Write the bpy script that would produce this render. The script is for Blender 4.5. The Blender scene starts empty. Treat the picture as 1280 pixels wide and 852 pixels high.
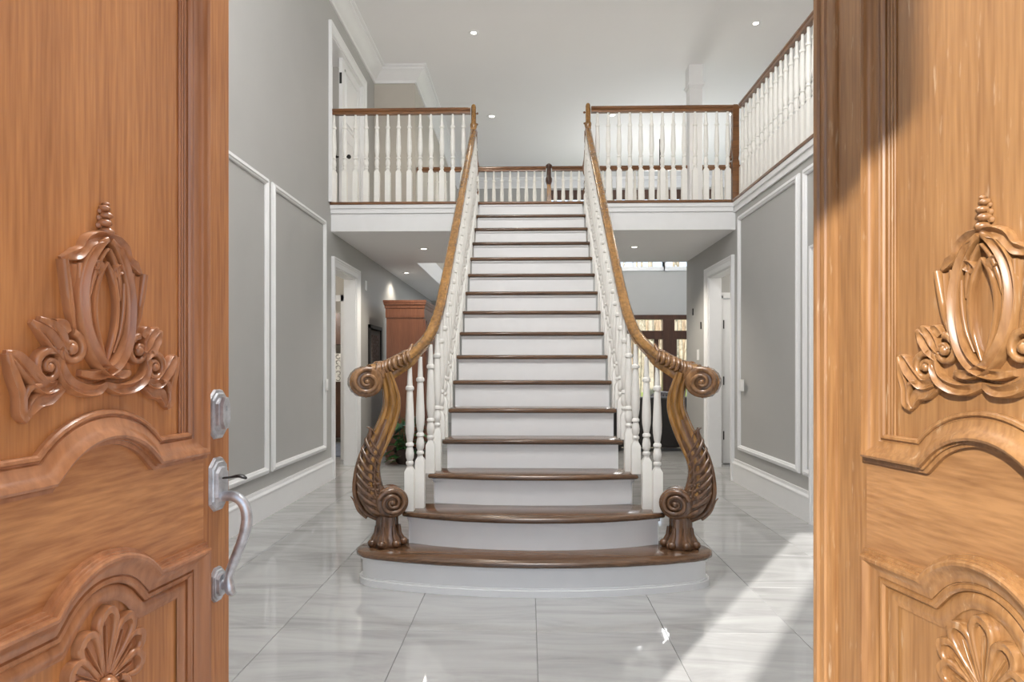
import bpy, bmesh, math, random
from mathutils import Vector, Matrix
random.seed(7)
sc = bpy.context.scene
COL = sc.collection
PI = math.pi

# ------------------------------------------------------------------ camera
cam_d = bpy.data.cameras.new('camera'); cam = bpy.data.objects.new('camera', cam_d); COL.objects.link(cam)
cam.location = (-0.03, 0.0, 1.235)
cam.rotation_euler = (PI/2, 0, math.radians(1.41))
cam_d.sensor_width = 36.0; cam_d.lens = 810/1280*36; cam_d.shift_y = 33/1280; cam_d.clip_start = 0.02
sc.camera = cam

# ------------------------------------------------------------------ world, sun, exposure
W = bpy.data.worlds.new('sky'); sc.world = W; W.use_nodes = True
nt = W.node_tree; nt.nodes.clear()
wo = nt.nodes.new('ShaderNodeOutputWorld'); bg = nt.nodes.new('ShaderNodeBackground')
tc = nt.nodes.new('ShaderNodeTexCoord'); sp = nt.nodes.new('ShaderNodeSeparateXYZ'); rp = nt.nodes.new('ShaderNodeValToRGB')
nt.links.new(tc.outputs['Generated'], sp.inputs[0]); nt.links.new(sp.outputs['Z'], rp.inputs[0])
rp.color_ramp.elements[0].position = 0.0; rp.color_ramp.elements[0].color = (0.80, 0.88, 0.98, 1)
rp.color_ramp.elements[1].position = 0.6; rp.color_ramp.elements[1].color = (0.50, 0.68, 0.95, 1)
nt.links.new(rp.outputs[0], bg.inputs[0]); bg.inputs[1].default_value = 1.85
nt.links.new(bg.outputs[0], wo.inputs[0])
SUN_AZ, SUN_EL = math.radians(32.5), math.radians(26.1)
sd = bpy.data.lights.new('sun', 'SUN'); sun = bpy.data.objects.new('sun', sd); COL.objects.link(sun)
sdir = Vector((math.sin(SUN_AZ)*math.cos(SUN_EL), math.cos(SUN_AZ)*math.cos(SUN_EL), -math.sin(SUN_EL)))
sun.rotation_euler = sdir.to_track_quat('-Z', 'Y').to_euler(); sun.location = (-8, -12, 9)
sd.energy = 8.4; sd.angle = math.radians(0.7); sd.color = (1.0, 0.96, 0.91)
sc.view_settings.view_transform = 'Standard'; sc.view_settings.look = 'None'
sc.view_settings.exposure = 0.0; sc.view_settings.gamma = 1.0; sc.view_settings.use_curve_mapping = False
sc.cycles.use_denoising = True
sc.cycles.max_bounces = 10; sc.cycles.diffuse_bounces = 6; sc.cycles.sample_clamp_indirect = 6.0
LAMP_POWER = dict(foyer=350, great=120, gallery=70, room=40)

# ------------------------------------------------------------------ materials
def lin(c):
    return tuple((v/255/12.92 if v/255 <= .04045 else ((v/255+.055)/1.055)**2.4) for v in c) + (1.0,)
def new_mat(name):
    m = bpy.data.materials.new(name); m.use_nodes = True
    t = m.node_tree; return m, t, t.nodes['Principled BSDF']
def paint(name, c, rough=.5, spec=.4, var=.03, metallic=0.0, scale=6.0, bump=.0):
    m, t, p = new_mat(name)
    n = t.nodes.new('ShaderNodeTexNoise'); n.inputs['Scale'].default_value = scale; n.inputs['Detail'].default_value = 4
    co = t.nodes.new('ShaderNodeTexCoord'); t.links.new(co.outputs['Object'], n.inputs['Vector'])
    r = t.nodes.new('ShaderNodeValToRGB'); b = lin(c)
    r.color_ramp.elements[0].position = .3; r.color_ramp.elements[1].position = .7
    r.color_ramp.elements[0].color = tuple(v*(1-var) for v in b[:3])+(1,)
    r.color_ramp.elements[1].color = tuple(min(1, v*(1+var)) for v in b[:3])+(1,)
    t.links.new(n.outputs['Fac'], r.inputs[0]); t.links.new(r.outputs[0], p.inputs['Base Color'])
    p.inputs['Roughness'].default_value = rough; p.inputs['Specular IOR Level'].default_value = spec
    p.inputs['Metallic'].default_value = metallic
    if bump:
        bn = t.nodes.new('ShaderNodeBump'); bn.inputs['Strength'].default_value = bump; bn.inputs['Distance'].default_value = .01
        t.links.new(n.outputs['Fac'], bn.inputs['Height']); t.links.new(bn.outputs[0], p.inputs['Normal'])
    return m
def wood(name, dark, light, axis='z', rough=.35, coat=.25, fine=120, coarse=9, bump=.05, stretch=.045, flecks=None):
    m, t, p = new_mat(name)
    co = t.nodes.new('ShaderNodeTexCoord'); mp = t.nodes.new('ShaderNodeMapping')
    s = [1, 1, 1]; s['xyz'.index(axis)] = stretch; mp.inputs['Scale'].default_value = s
    t.links.new(co.outputs['Object'], mp.inputs[0])
    a = t.nodes.new('ShaderNodeTexNoise'); a.inputs['Scale'].default_value = coarse; a.inputs['Detail'].default_value = 5; a.inputs['Distortion'].default_value = .6
    b = t.nodes.new('ShaderNodeTexNoise'); b.inputs['Scale'].default_value = fine; b.inputs['Detail'].default_value = 3
    for q in (a, b): t.links.new(mp.outputs[0], q.inputs['Vector'])
    mx = t.nodes.new('ShaderNodeMix'); mx.data_type = 'FLOAT'; mx.inputs[0].default_value = .52
    t.links.new(a.outputs['Fac'], mx.inputs[2]); t.links.new(b.outputs['Fac'], mx.inputs[3])
    r = t.nodes.new('ShaderNodeValToRGB'); r.color_ramp.elements[0].position = .33; r.color_ramp.elements[1].position = .66
    r.color_ramp.elements[0].color = lin(dark); r.color_ramp.elements[1].color = lin(light)
    t.links.new(mx.outputs[0], r.inputs[0]); out = r.outputs[0]
    if flecks:
        mp2 = t.nodes.new('ShaderNodeMapping'); mp2.inputs['Scale'].default_value = (1, 1, .16)
        t.links.new(co.outputs['Object'], mp2.inputs[0])
        f = t.nodes.new('ShaderNodeTexNoise'); f.inputs['Scale'].default_value = 70; f.inputs['Detail'].default_value = 6
        t.links.new(mp2.outputs[0], f.inputs['Vector'])
        fr = t.nodes.new('ShaderNodeValToRGB'); fr.color_ramp.elements[0].position = .63; fr.color_ramp.elements[1].position = .78
        fr.color_ramp.elements[0].color = (0, 0, 0, 1); fr.color_ramp.elements[1].color = (.5, .5, .5, 1)
        t.links.new(f.outputs['Fac'], fr.inputs[0])
        fm = t.nodes.new('ShaderNodeMix'); fm.data_type = 'RGBA'; t.links.new(fr.outputs[0], fm.inputs[0])
        t.links.new(out, fm.inputs[6]); fm.inputs[7].default_value = lin(flecks); out = fm.outputs[2]
    t.links.new(out, p.inputs['Base Color'])
    p.inputs['Roughness'].default_value = rough; p.inputs['Coat Weight'].default_value = coat; p.inputs['Coat Roughness'].default_value = .18
    bn = t.nodes.new('ShaderNodeBump'); bn.inputs['Strength'].default_value = bump; bn.inputs['Distance'].default_value = .004
    t.links.new(mx.outputs[0], bn.inputs['Height']); t.links.new(bn.outputs[0], p.inputs['Normal'])
    return m
def marble(name, rnd=True):
    m, t, p = new_mat(name)
    g = t.nodes.new('ShaderNodeNewGeometry'); vec = g.outputs['Position']
    if rnd:
        oi = t.nodes.new('ShaderNodeObjectInfo'); mu = t.nodes.new('ShaderNodeMath'); mu.operation = 'MULTIPLY'; mu.inputs[1].default_value = 37
        t.links.new(oi.outputs['Random'], mu.inputs[0])
        ad = t.nodes.new('ShaderNodeVectorMath'); ad.operation = 'ADD'
        t.links.new(vec, ad.inputs[0]); t.links.new(mu.outputs[0], ad.inputs[1]); vec = ad.outputs[0]
    mp = t.nodes.new('ShaderNodeMapping'); mp.inputs['Scale'].default_value = (.55, 3.2, 1); mp.inputs['Rotation'].default_value = (0, 0, .12)
    t.links.new(vec, mp.inputs[0])
    n = t.nodes.new('ShaderNodeTexNoise'); n.inputs['Scale'].default_value = 1.7; n.inputs['Detail'].default_value = 8; n.inputs['Distortion'].default_value = 1.3; n.inputs['Roughness'].default_value = .62
    t.links.new(mp.outputs[0], n.inputs['Vector'])
    r = t.nodes.new('ShaderNodeValToRGB'); e = r.color_ramp.elements
    e[0].position = .30; e[0].color = lin((152, 152, 152)); e[1].position = .55; e[1].color = lin((177, 177, 176))
    x = e.new(.42); x.color = lin((166, 166, 165))
    x = e.new(.72); x.color = lin((184, 184, 183))
    t.links.new(n.outputs['Fac'], r.inputs[0]); t.links.new(r.outputs[0], p.inputs['Base Color'])
    p.inputs['Roughness'].default_value = .045; p.inputs['Specular IOR Level'].default_value = .65
    return m
def emit(name, c, s):
    m, t, p = new_mat(name); p.inputs['Base Color'].default_value = c+(1,)
    p.inputs['Emission Color'].default_value = c+(1,); p.inputs['Emission Strength'].default_value = s
    return m
M = {}
M['wall'] = paint('grey wall paint', (178, 177, 174), .6, .3, .02, scale=2)
M['beige'] = paint('beige wall paint', (190, 184, 174), .6, .3, .02)
M['ceil'] = paint('ceiling paint', (240, 239, 239), .7, .2, .01, scale=1)
M['white'] = paint('white trim paint', (236, 236, 236), .38, .4, .012, scale=9)
M['white2'] = paint('cream baluster paint', (238, 236, 230), .33, .45, .02, scale=20)
M['marble'] = marble('polished marble tile'); M['marble_far'] = marble('polished marble floor', False)
M['grout'] = paint('grey grout', (120, 119, 117), .8, .2, .05)
M['door'] = wood('honey mahogany door', (150, 92, 46), (200, 138, 82), 'z')
M['door_h'] = wood('honey mahogany rail', (148, 92, 52), (204, 146, 94), 'x', stretch=.1)
M['door_c'] = wood('reddish carved mahogany', (138, 86, 52), (188, 130, 88), 'z', rough=.28, coat=.5, fine=60)
M['door2'] = wood('flecked mahogany door dimmed for sun', (114, 77, 43), (152, 112, 70), 'z', flecks=(198, 176, 146))  # right leaf woods: door colours darkened to offset the strong sun
M['door2_h'] = wood('mahogany rail dimmed for sun', (112, 76, 44), (156, 115, 74), 'x', stretch=.1)
M['tread'] = wood('dark walnut tread', (72, 50, 35), (114, 83, 58), 'x', rough=.25, coat=.5)
M['rail'] = wood('golden brown rail', (98, 64, 26), (166, 120, 58), 'y', rough=.25, coat=.6, coarse=7, fine=60, stretch=.12)
M['rail_x'] = wood('chestnut brown rail', (84, 50, 24), (134, 88, 46), 'x', rough=.3, coat=.5, stretch=.08)
M['newel'] = wood('golden newel wood', (104, 68, 28), (176, 128, 62), 'z', rough=.24, coat=.7, coarse=9, fine=40, stretch=.25)
M['carved'] = wood('dark carved newel wood', (70, 46, 30), (124, 88, 58), 'z', rough=.27, coat=.7, coarse=12, fine=50, stretch=.3)
M['scroll'] = wood('bronzed carved scroll wood', (96, 62, 34), (160, 118, 76), 'z', rough=.26, coat=.7, coarse=14, fine=50, stretch=.4)
M['cabinet'] = wood('cherry cabinet wood', (92, 54, 36), (124, 78, 54), 'z', rough=.35, coat=.3)
M['darkwood'] = wood('dark mahogany frame', (58, 36, 26), (88, 56, 40), 'z', rough=.35)
M['nickel'] = paint('aged nickel', (198, 201, 206), .34, .5, .28, metallic=.7, scale=38, bump=.15)
M['black'] = paint('black metal', (22, 20, 19), .4, .5, .1)
M['bronze'] = paint('dark bronze hinge', (52, 44, 38), .4, .5, .1, metallic=.6)
M['leather'] = paint('black leather', (27, 24, 23), .42, .5, .15, scale=25, bump=.2)
M['plastic'] = paint('white plastic', (240, 240, 238), .35, .5, .01)
M['frame'] = paint('black picture frame', (26, 23, 22), .35, .5, .1)
M['mat'] = paint('grey picture mat', (150, 146, 140), .8, .2, .03)
M['leaf'] = paint('green leaf', (44, 84, 40), .4, .5, .35, scale=8)
M['leaf2'] = paint('bluish green leaf', (38, 78, 66), .4, .5, .3, scale=8)
M['pot'] = paint('dark planter', (58, 46, 40), .5, .4, .1)
M['soil'] = paint('soil', (42, 32, 26), .9, .1, .2)
M['stone'] = paint('porch stone', (176, 172, 166), .7, .3, .08)
M['lawn'] = paint('winter lawn', (150, 158, 78), .9, .1, .25, scale=2)
M['drive'] = paint('driveway gravel', (165, 160, 152), .9, .1, .15, scale=5)
M['bark'] = paint('pale bark', (158, 146, 128), .9, .1, .3, scale=7)
M['brush'] = paint('winter brush', (168, 146, 120), .95, .1, .35, scale=3)
M['rug'] = paint('blue grey rug', (112, 118, 130), .95, .1, .2, scale=12)
M['curtain'] = paint('white fabric', (226, 224, 218), .8, .2, .02)
M['candle'] = emit('added lamp bulb', (1.0, .93, .82), 1.2)
M['glow'] = emit('lamp lens', (1.0, .93, .82), 9.0)
def glass_mat():
    m, t, p = new_mat('window glass')
    p.inputs['Base Color'].default_value = (.97, .99, 1, 1); p.inputs['Roughness'].default_value = 0.0
    p.inputs['Transmission Weight'].default_value = 1.0; p.inputs['IOR'].default_value = 1.02
    return m
M['glass'] = glass_mat()

# ------------------------------------------------------------------ mesh helpers
class MB:
    def __init__(s): s.v = []; s.f = []
    def add(s, vs, fs):
        o = len(s.v); s.v += [tuple(x) for x in vs]; s.f += [tuple(i+o for i in f) for f in fs]; return s
    def box(s, x0, x1, y0, y1, z0, z1):
        v = [(x0,y0,z0),(x1,y0,z0),(x1,y1,z0),(x0,y1,z0),(x0,y0,z1),(x1,y0,z1),(x1,y1,z1),(x0,y1,z1)]
        return s.add(v, [(0,3,2,1),(4,5,6,7),(0,1,5,4),(1,2,6,5),(2,3,7,6),(3,0,4,7)])
    def loft(s, rings, closed=True, caps=True, loop=False):
        n = len(rings[0]); v = [p for r in rings for p in r]; f = []; R = len(rings)
        for i in range(R if loop else R-1):
            a, b = i*n, ((i+1) % R)*n
            for j in range(n if closed else n-1):
                k = (j+1) % n; f.append((a+j, a+k, b+k, b+j))
        if caps and closed and not loop: f.append(tuple(range(n-1, -1, -1))); f.append(tuple((R-1)*n+j for j in range(n)))
        return s.add(v, f)
    def tube(s, pts, rad, n=8, up=(0, 0, 1), sy=1.0):
        pts = [Vector(p) for p in pts]; R = len(pts)
        if not hasattr(rad, '__len__'): rad = [rad]*R
        rings = []; u = Vector(up)
        for i, p in enumerate(pts):
            t = (pts[min(i+1, R-1)]-pts[max(i-1, 0)]).normalized()
            a = t.cross(u)
            if a.length < 1e-4: a = t.cross(Vector((1, 0, 0)) if abs(t.x) < .9 else Vector((0, 1, 0)))
            a.normalize(); b = a.cross(t).normalized()
            rings.append([p+a*(math.cos(2*PI*j/n)*rad[i])+b*(math.sin(2*PI*j/n)*rad[i]*sy) for j in range(n)])
        return s.loft(rings)
    def lathe(s, prof, n=14, c=(0, 0, 0), square=False, rot=0.0):
        rings = []
        for r, z in prof:
            rings.append([(c[0]+r*math.cos(2*PI*j/n+rot), c[1]+r*math.sin(2*PI*j/n+rot), c[2]+z) for j in range(n)])
        return s.loft(rings)
    def sphere(s, c, r, n=8, m=6, sc=(1, 1, 1)):
        rings = []
        for i in range(1, m):
            a = PI*i/m
            rings.append([(c[0]+r*sc[0]*math.sin(a)*math.cos(2*PI*j/n), c[1]+r*sc[1]*math.sin(a)*math.sin(2*PI*j/n), c[2]-r*sc[2]*math.cos(a)) for j in range(n)])
        return s.loft(rings)
    def prism(s, poly, z0, z1):          # polygon in xy, extruded in z
        return s.loft([[(x, y, z0) for x, y in poly], [(x, y, z1) for x, y in poly]])
    def quadp(s, a, b, c, d): return s.add([a, b, c, d], [(0, 1, 2, 3)])
    def xf(s, fn, start=0): s.v = s.v[:start]+[tuple(fn(Vector(p))) for p in s.v[start:]]; return s
    def mesh(s, name, mat, angle=38):
        me = bpy.data.meshes.new(name); me.from_pydata(s.v, [], s.f); me.update()
        bm = bmesh.new(); bm.from_mesh(me); bmesh.ops.recalc_face_normals(bm, faces=bm.faces[:]); bm.to_mesh(me); bm.free()
        if angle:
            me.polygons.foreach_set('use_smooth', [True]*len(me.polygons)); me.set_sharp_from_angle(angle=math.radians(angle))
        me.materials.append(mat); return me
    def build(s, name, mat, parent=None, angle=38, loc=None, rot=None):
        return link(name, s.mesh(name, mat, angle), parent, loc, rot)
def link(name, me, parent=None, loc=None, rot=None):
    o = bpy.data.objects.new(name, me); COL.objects.link(o)
    if parent: o.parent = parent
    if loc is not None: o.location = loc
    if rot is not None: o.rotation_euler = rot
    return o
def bevel(o, w=.004, seg=2):
    b = o.modifiers.new('bevel', 'BEVEL'); b.width = w; b.segments = seg; b.limit_method = 'ANGLE'; return o
def tag(o, label, cat, group=None, kind=None):
    o['label'] = label; o['category'] = cat
    if group: o['group'] = group
    if kind: o['kind'] = kind
    return o
def empty(name, loc=(0, 0, 0), rz=0.0):
    o = bpy.data.objects.new(name, None); COL.objects.link(o); o.location = loc; o.rotation_euler = (0, 0, rz); o.empty_display_size = .1
    return o
def struct(name, mb, mat, label, cat, parent=None, angle=None):
    o = mb.build(name, mat, parent, angle); return tag(o, label, cat, kind='structure')
def smooth_path(pts, per=6):
    P = [Vector(p) for p in pts]; out = []
    for i in range(len(P)-1):
        p0, p1, p2, p3 = P[max(i-1, 0)], P[i], P[i+1], P[min(i+2, len(P)-1)]
        for k in range(per):
            t = k/per
            out.append(.5*((2*p1)+(p2-p0)*t+(2*p0-5*p1+4*p2-p3)*t*t+(3*p1-p0-3*p2+p3)*t**3))
    out.append(P[-1]); return out
def interp(tab, x):
    if x <= tab[0][0]: return tab[0][1]
    for (a, va), (b, vb) in zip(tab, tab[1:]):
        if x <= b: return va+(vb-va)*(x-a)/(b-a)
    return tab[-1][1]

# ================================================================== SETTING
XL, XR, CZ, UZ, SZ = -2.20, 2.22, 5.435, 3.04, 2.73      # walls, ceiling, upper floor, soffit
H, RUN = 0.19, 0.235
# floor with individual tiles
fl = MB().box(-5.2, 6.3, .37, 14.7, -.12, -.008)
floor = struct('floor', fl, M['grout'], 'polished pale marble tile floor of the entrance hall', 'floor')
xs = [XL, -1.799, -1.196, -.593, .010, .613, 1.216, 1.819, XR]
ys = [.80]+[3.037+.635*k for k in range(-3, 11)]
cache = {}
for i in range(len(xs)-1):
    for j in range(len(ys)-1):
        w, d = xs[i+1]-xs[i]-.0022, ys[j+1]-ys[j]-.0022
        k = (round(w, 3), round(d, 3))
        if k not in cache:
            mb = MB(); a, b, q = w/2, d/2, .0012
            mb.loft([[(-a, -b, -.008), (a, -b, -.008), (a, b, -.008), (-a, b, -.008)], [(-a, -b, -q), (a, -b, -q), (a, b, -q), (-a, b, -q)],
                     [(-a+q, -b+q, 0), (a-q, -b+q, 0), (a-q, b-q, 0), (-a+q, b-q, 0)]])
            cache[k] = mb.mesh('floor_tile', M['marble'], None)
        link('floor_tile', cache[k], floor, ((xs[i]+xs[i+1])/2, (ys[j]+ys[j+1])/2, 0))
MB().box(-5.2, XL-.001, .8, 14.7, -.008, 0).build('floor_slab', M['marble_far'], floor, None)
MB().box(XR+.001, 6.3, .8, 14.7, -.008, 0).build('floor_slab', M['marble_far'], floor, None)
MB().box(XL, XR, ys[-1]+.001, 14.7, -.008, 0).build('floor_slab', M['marble_far'], floor, None)

# left wall: lower doorway Y 7.27-8.20 (to 2.36), upper doorway Y 7.15-8.40 (3.04-4.90)
wl = MB(); x0, x1 = XL-.15, XL
wl.box(x0, x1, .8, 7.21, 0, UZ); wl.box(x0, x1, .8, 7.10, UZ, CZ); wl.box(x0, x1, 7.21, 8.13, 2.36, UZ); wl.box(x0, x1, 8.13, 14.5, 0, UZ)
wl.box(x0, x1, 7.10, 8.45, 4.92, CZ); wl.box(x0, x1, 8.45, 9.1, UZ, CZ)
struct('wall_left', wl, M['wall'], 'grey two-storey left wall with white moulding frames', 'wall')
# right wall
wr = MB(); x0, x1 = XR, XR+.15
wr.box(x0, x1, .8, 7.22, 0, UZ-.05); wr.box(x0, x1, 7.22, 8.12, 2.36, UZ-.05); wr.box(x0, x1, 8.12, 9.25, 0, UZ-.05)
struct('wall_right', wr, M['wall'], 'grey right wall below the upstairs gallery', 'wall')
# upper floor slabs: bridge, left wing, right gallery
sl = MB().box(XL+.001, 3.8, 7.10, 9.25, SZ, UZ-.001).box(XL+.001, -1.62, 9.25, 14.5, SZ, UZ-.001)
struct('ceiling_soffit', sl, M['ceil'], 'white ceiling under the upstairs bridge with recessed lights', 'ceiling')
sl2 = MB().box(XR+.151, 3.8, .8, 7.10, SZ, UZ-.001)
struct('floor_gallery', sl2, M['ceil'], 'upstairs gallery floor along the right wall', 'floor')
struct('floor_upper', MB().box(-4.2, XL-.151, 6.9, 9.1, SZ, UZ-.001), M['ceil'], 'upstairs floor behind the left double doors', 'floor')
# ceiling
struct('ceiling', MB().box(-4.2, 6.2, .37, 14.7, CZ, CZ+.15), M['ceil'], 'high pale grey ceiling over the foyer', 'ceiling')
# left wing walls upstairs
struct('wall_wing', MB().box(XL, -1.62, 9.10, 9.2, UZ, CZ).box(-1.72, -1.62, 9.2, 14.5, UZ, CZ), M['beige'], 'beige upstairs wall end beyond the left balcony railing', 'wall')
# gallery outer wall, upstairs closet walls
struct('wall_gallery', MB().box(3.8, 3.95, .8, 9.4, 0, CZ).box(3.95, 6.2, 9.25, 9.4, 0, CZ), M['wall'], 'grey outer wall behind the right gallery railing', 'wall')
struct('wall_closet', MB().box(-4.2, -4.1, 6.9, 9.1, UZ, CZ).box(-4.2, XL-.15, 6.8, 6.9, UZ, CZ).box(-4.2, XL-.15, 9.0, 9.1, UZ, CZ), M['wall'], 'dim closet walls behind the upstairs double doors', 'wall')
# front wall around the entrance
fw = MB(); y0, y1 = .37, .80
fw.box(-2.35, -.93, y0, y1, 0, 2.9); fw.box(.93, 3.95, y0, y1, 0, 2.9); fw.box(-.93, .93, y0, y1, 2.66, 2.9)
fw.box(-2.35, -1.9, y0, y1, 2.9, CZ); fw.box(1.9, 3.95, y0, y1, 2.9, CZ); fw.box(-1.9, 1.9, y0, y1, 5.3, CZ)  # large upper opening added, out of view, to let sky light in
struct('wall_front', fw, M['wall'], 'front wall around the entrance doorway', 'wall')
jm = MB().box(-.93, -.90, y0, y1-.002, 0, 2.66).box(.90, .93, y0, y1-.002, 0, 2.66).box(-.90, .90, y0, y1-.002, 2.62, 2.66)
struct('trim_1', jm, M['door'], 'wooden entrance door jamb', 'trim')
# back wall of the great room with openings
YB = 14.5
bw = MB()
ops = [(.45, 1.30, 3.47, 5.14), (1.66, 2.98, 3.47, 5.14), (3.04, 4.2, 3.47, 5.14)]
bw.box(-5.0, .45, YB, YB+.15, 0, CZ); bw.box(1.30, 1.66, YB, YB+.15, 2.36, CZ); bw.box(2.98, 3.04, YB, YB+.15, 2.36, 5.14); bw.box(4.2, 6.2, YB, YB+.15, 0, CZ)
bw.box(.45, 4.2, YB, YB+.15, 5.14, CZ-.001); bw.box(.45, 1.30, YB, YB+.15, 2.36, 3.47); bw.box(1.66, 2.98, YB, YB+.15, 2.36, 3.47); bw.box(3.04, 4.2, YB, YB+.15, 2.36, 3.47)
bw.box(.45, 1.9, YB, YB+.15, 0, 2.36)
struct('wall_back', bw, M['wall'], 'grey back wall of the great room beyond the bridge', 'wall')
gr = MB(); gr.box(6.2, 6.35, 9.25, 14.65, 0, .6); gr.box(6.2, 6.35, 9.25, 14.65, 5.0, CZ)
for y in (9.25, 10.95, 12.65, 14.4): gr.box(6.2, 6.35, y, y+.25, .6, 5.0)
struct('wall_great', gr, M['wall'], 'unseen great room side wall with openings added to let in daylight', 'wall')  # tall openings added out of view so daylight reaches the great room

# baseboards
def baseboard(mb, a, b, x, sgn, h=.245):
    prof = [(0, 0), (.022, 0), (.022, h*.76), (.028, h*.78), (.028, h*.83), (.014, h*.9), (.012, h), (0, h)]
    mb.loft([[(x+sgn*p, y, z) for p, z in prof] for y in (a, b)])
m = MB(); baseboard(m, .82, 7.10, XL, 1); struct('baseboard_left', m, M['white'], 'tall white baseboard along the left wall', 'baseboard')
m = MB(); baseboard(m, 5.19, 7.11, XR, -1); baseboard(m, .82, 4.1, XR, -1); struct('baseboard_right', m, M['white'], 'tall white baseboard along the right wall', 'baseboard')
m = MB(); baseboard(m, 8.24, 14.5, XL, 1, .14); struct('baseboard_hall', m, M['white'], 'white baseboard of the left passage under the bridge', 'baseboard')
m = MB(); baseboard(m, 8.23, 9.25, XR, -1, .14); struct('baseboard_passage', m, M['white'], 'short white baseboard beyond the right doorway', 'baseboard')

# moulding frames on walls
def frame(mb, x, sgn, a, b, z0, z1, w=.055, cut=None):
    prof = [(0, 0), (.0, .014), (.006, .020), (.016, .020), (.020, .028), (.034, .030), (.040, .022), (.050, .018), (.055, .010), (.055, 0)]
    rings = []
    for d, h in prof:
        X = x+sgn*h
        if cut is None: rings.append([(X, a+d, z0+d), (X, b-d, z0+d), (X, b-d, z1-d), (X, a+d, z1-d)])
        else: rings.append([(X, cut, z0+d), (X, b-d, z0+d), (X, b-d, z1-d), (X, a+d, z1-d)])
    mb.loft(rings, closed=cut is None, caps=False)
for i, (x, s, a, b, lab, sides) in enumerate([(XL, 1, 5.42, 6.87, 'white rectangular moulding frame on the left wall beside the doorway', 'lrtb'),
        (XL, 1, 3.6, 5.34, 'white rectangular moulding frame on the left wall nearest the entrance', 'lrtb'),
        (XR, -1, 5.41, 6.96, 'white rectangular moulding frame on the right wall beside the doorway', 'lrtb'),
        (XR, -1, 3.7, 5.33, 'white moulding frame around the closet door on the right wall', 'rtb')]):
    mb = MB()
    z0, z1 = (.355, 2.80) if x < 0 else (.36, 2.84)
    frame(mb, x, s, a, b, z0, z1, cut=5.19 if sides == 'rtb' else None)
    struct('trim_%d' % (i+2), mb, M['white'], lab, 'moulding')

# door casings
def casing(mb, x, sgn, a, b, z0, z1, w=.105, depth=.15, jamb=True):
    prof = [(0, -.001), (0, .014), (.008, .018), (w*.55, .020), (w*.60, .025), (w*.74, .027), (w*.80, .034), (w*.97, .036), (w, .030), (w, -.001)]
    rings = [[(x+sgn*h, a-d, z0), (x+sgn*h, a-d, z1+d), (x+sgn*h, b+d, z1+d), (x+sgn*h, b+d, z0)] for d, h in prof]
    mb.loft(rings, closed=False, caps=False)
    if jamb:
        lo, hi = sorted((x-sgn*.0005, x-sgn*(depth+.002)))
        mb.box(lo, hi, a-.0, a+.015, z0, z1-.015); mb.box(lo, hi, b-.015, b, z0, z1-.015); mb.box(lo, hi, a, b, z1-.015, z1)
m = MB(); casing(m, XL, 1, 7.21, 8.13, 0, 2.36); struct('trim_6', m, M['white'], 'white casing of the left downstairs doorway', 'door casing')
m = MB(); casing(m, XR, -1, 7.22, 8.12, 0, 2.36); struct('trim_7', m, M['white'], 'white casing of the right downstairs doorway', 'door casing')
m = MB(); casing(m, XL, 1, 7.10, 8.45, UZ, 4.92, w=.10); struct('trim_8', m, M['white'], 'white casing of the upstairs double doors', 'door casing')
m = MB(); casing(m, XR, -1, 4.25, 5.07, 0, 2.09, w=.105, jamb=False); struct('trim_9', m, M['white'], 'sunlit white casing of the closet door beside the right entrance leaf', 'door casing')

# crown mouldings upstairs
def crown_profile(): return [(0, 0), (.0, -.20), (.022, -.20), (.028, -.165), (.05, -.15), (.085, -.10), (.13, -.065), (.15, -.055), (.15, -.03), (.18, -.022), (.18, 0)]
m = MB()
m.loft([[(XL+p, .81+0, CZ+z) for p, z in crown_profile()], [(XL+p, 9.10-p, CZ+z) for p, z in crown_profile()], [(-1.62+p, 9.10-p, CZ+z) for p, z in crown_profile()], [(-1.62+p, 14.49, CZ+z) for p, z in crown_profile()]])
struct('trim_10', m, M['white'], 'white crown moulding along the upper left wall', 'crown moulding', angle=30)
m = MB()
m.loft([[(-1.6, YB-p, CZ+z) for p, z in crown_profile()], [(6.19, YB-p, CZ+z) for p, z in crown_profile()]])
struct('trim_11', m, M['white'], 'white crown moulding on the far great room wall', 'crown moulding', angle=30)
# balcony edge: white fascia moulding + wood nosing
fa = MB()
fa.box(XL+.001, -.60, 7.085, 7.10, SZ, UZ-.025); fa.box(.60, XR, 7.085, 7.10, SZ, UZ-.025)
for a, b in ((XL+.001, -.60), (.60, XR-.03)):
    fa.box(a, b, 7.065, 7.086, UZ-.115, UZ-.025); fa.box(a, b, 7.05, 7.066, UZ-.065, UZ-.025)
fa.box(XR-.02, XR-.001, .81, 7.10, UZ-.13, UZ-.025); fa.box(XR-.038, XR-.02, .81, 7.08, UZ-.07, UZ-.025)
fa.box(XR, XR+.15, .81, 7.10, UZ-.05, UZ-.025)
struct('trim_12', fa, M['white'], 'white fascia moulding under the balcony edge', 'moulding')
ns = MB()
ns.box(XL+.001, -.60, 7.035, 7.16, UZ-.025, UZ+.004); ns.box(.60, XR-.05, 7.035, 7.16, UZ-.025, UZ+.004); ns.box(XR-.05, XR+.10, .81, 7.16, UZ-.025, UZ+.004)
bevel(struct('trim_13', ns, M['rail_x'], 'wooden nosing strip along the balcony edge', 'nosing'), .008)

# column on the bridge
cm = empty('column', (2.30, 9.14, UZ)); tag(cm, 'square white column with stepped capital rising behind the right balcony railing', 'column', kind='structure')
MB().box(-.088, .088, -.088, .088, 0, CZ-UZ-.30).build('shaft', M['white'], cm, None)
MB().box(-.10, .10, -.10, .10, CZ-UZ-.32, CZ-UZ-.27).box(-.115, .115, -.115, .115, CZ-UZ-.29, CZ-UZ-.26).box(-.10, .10, -.10, .10, CZ-UZ-.26, CZ-UZ-.001).build('capital', M['white'], cm, None)

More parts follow.
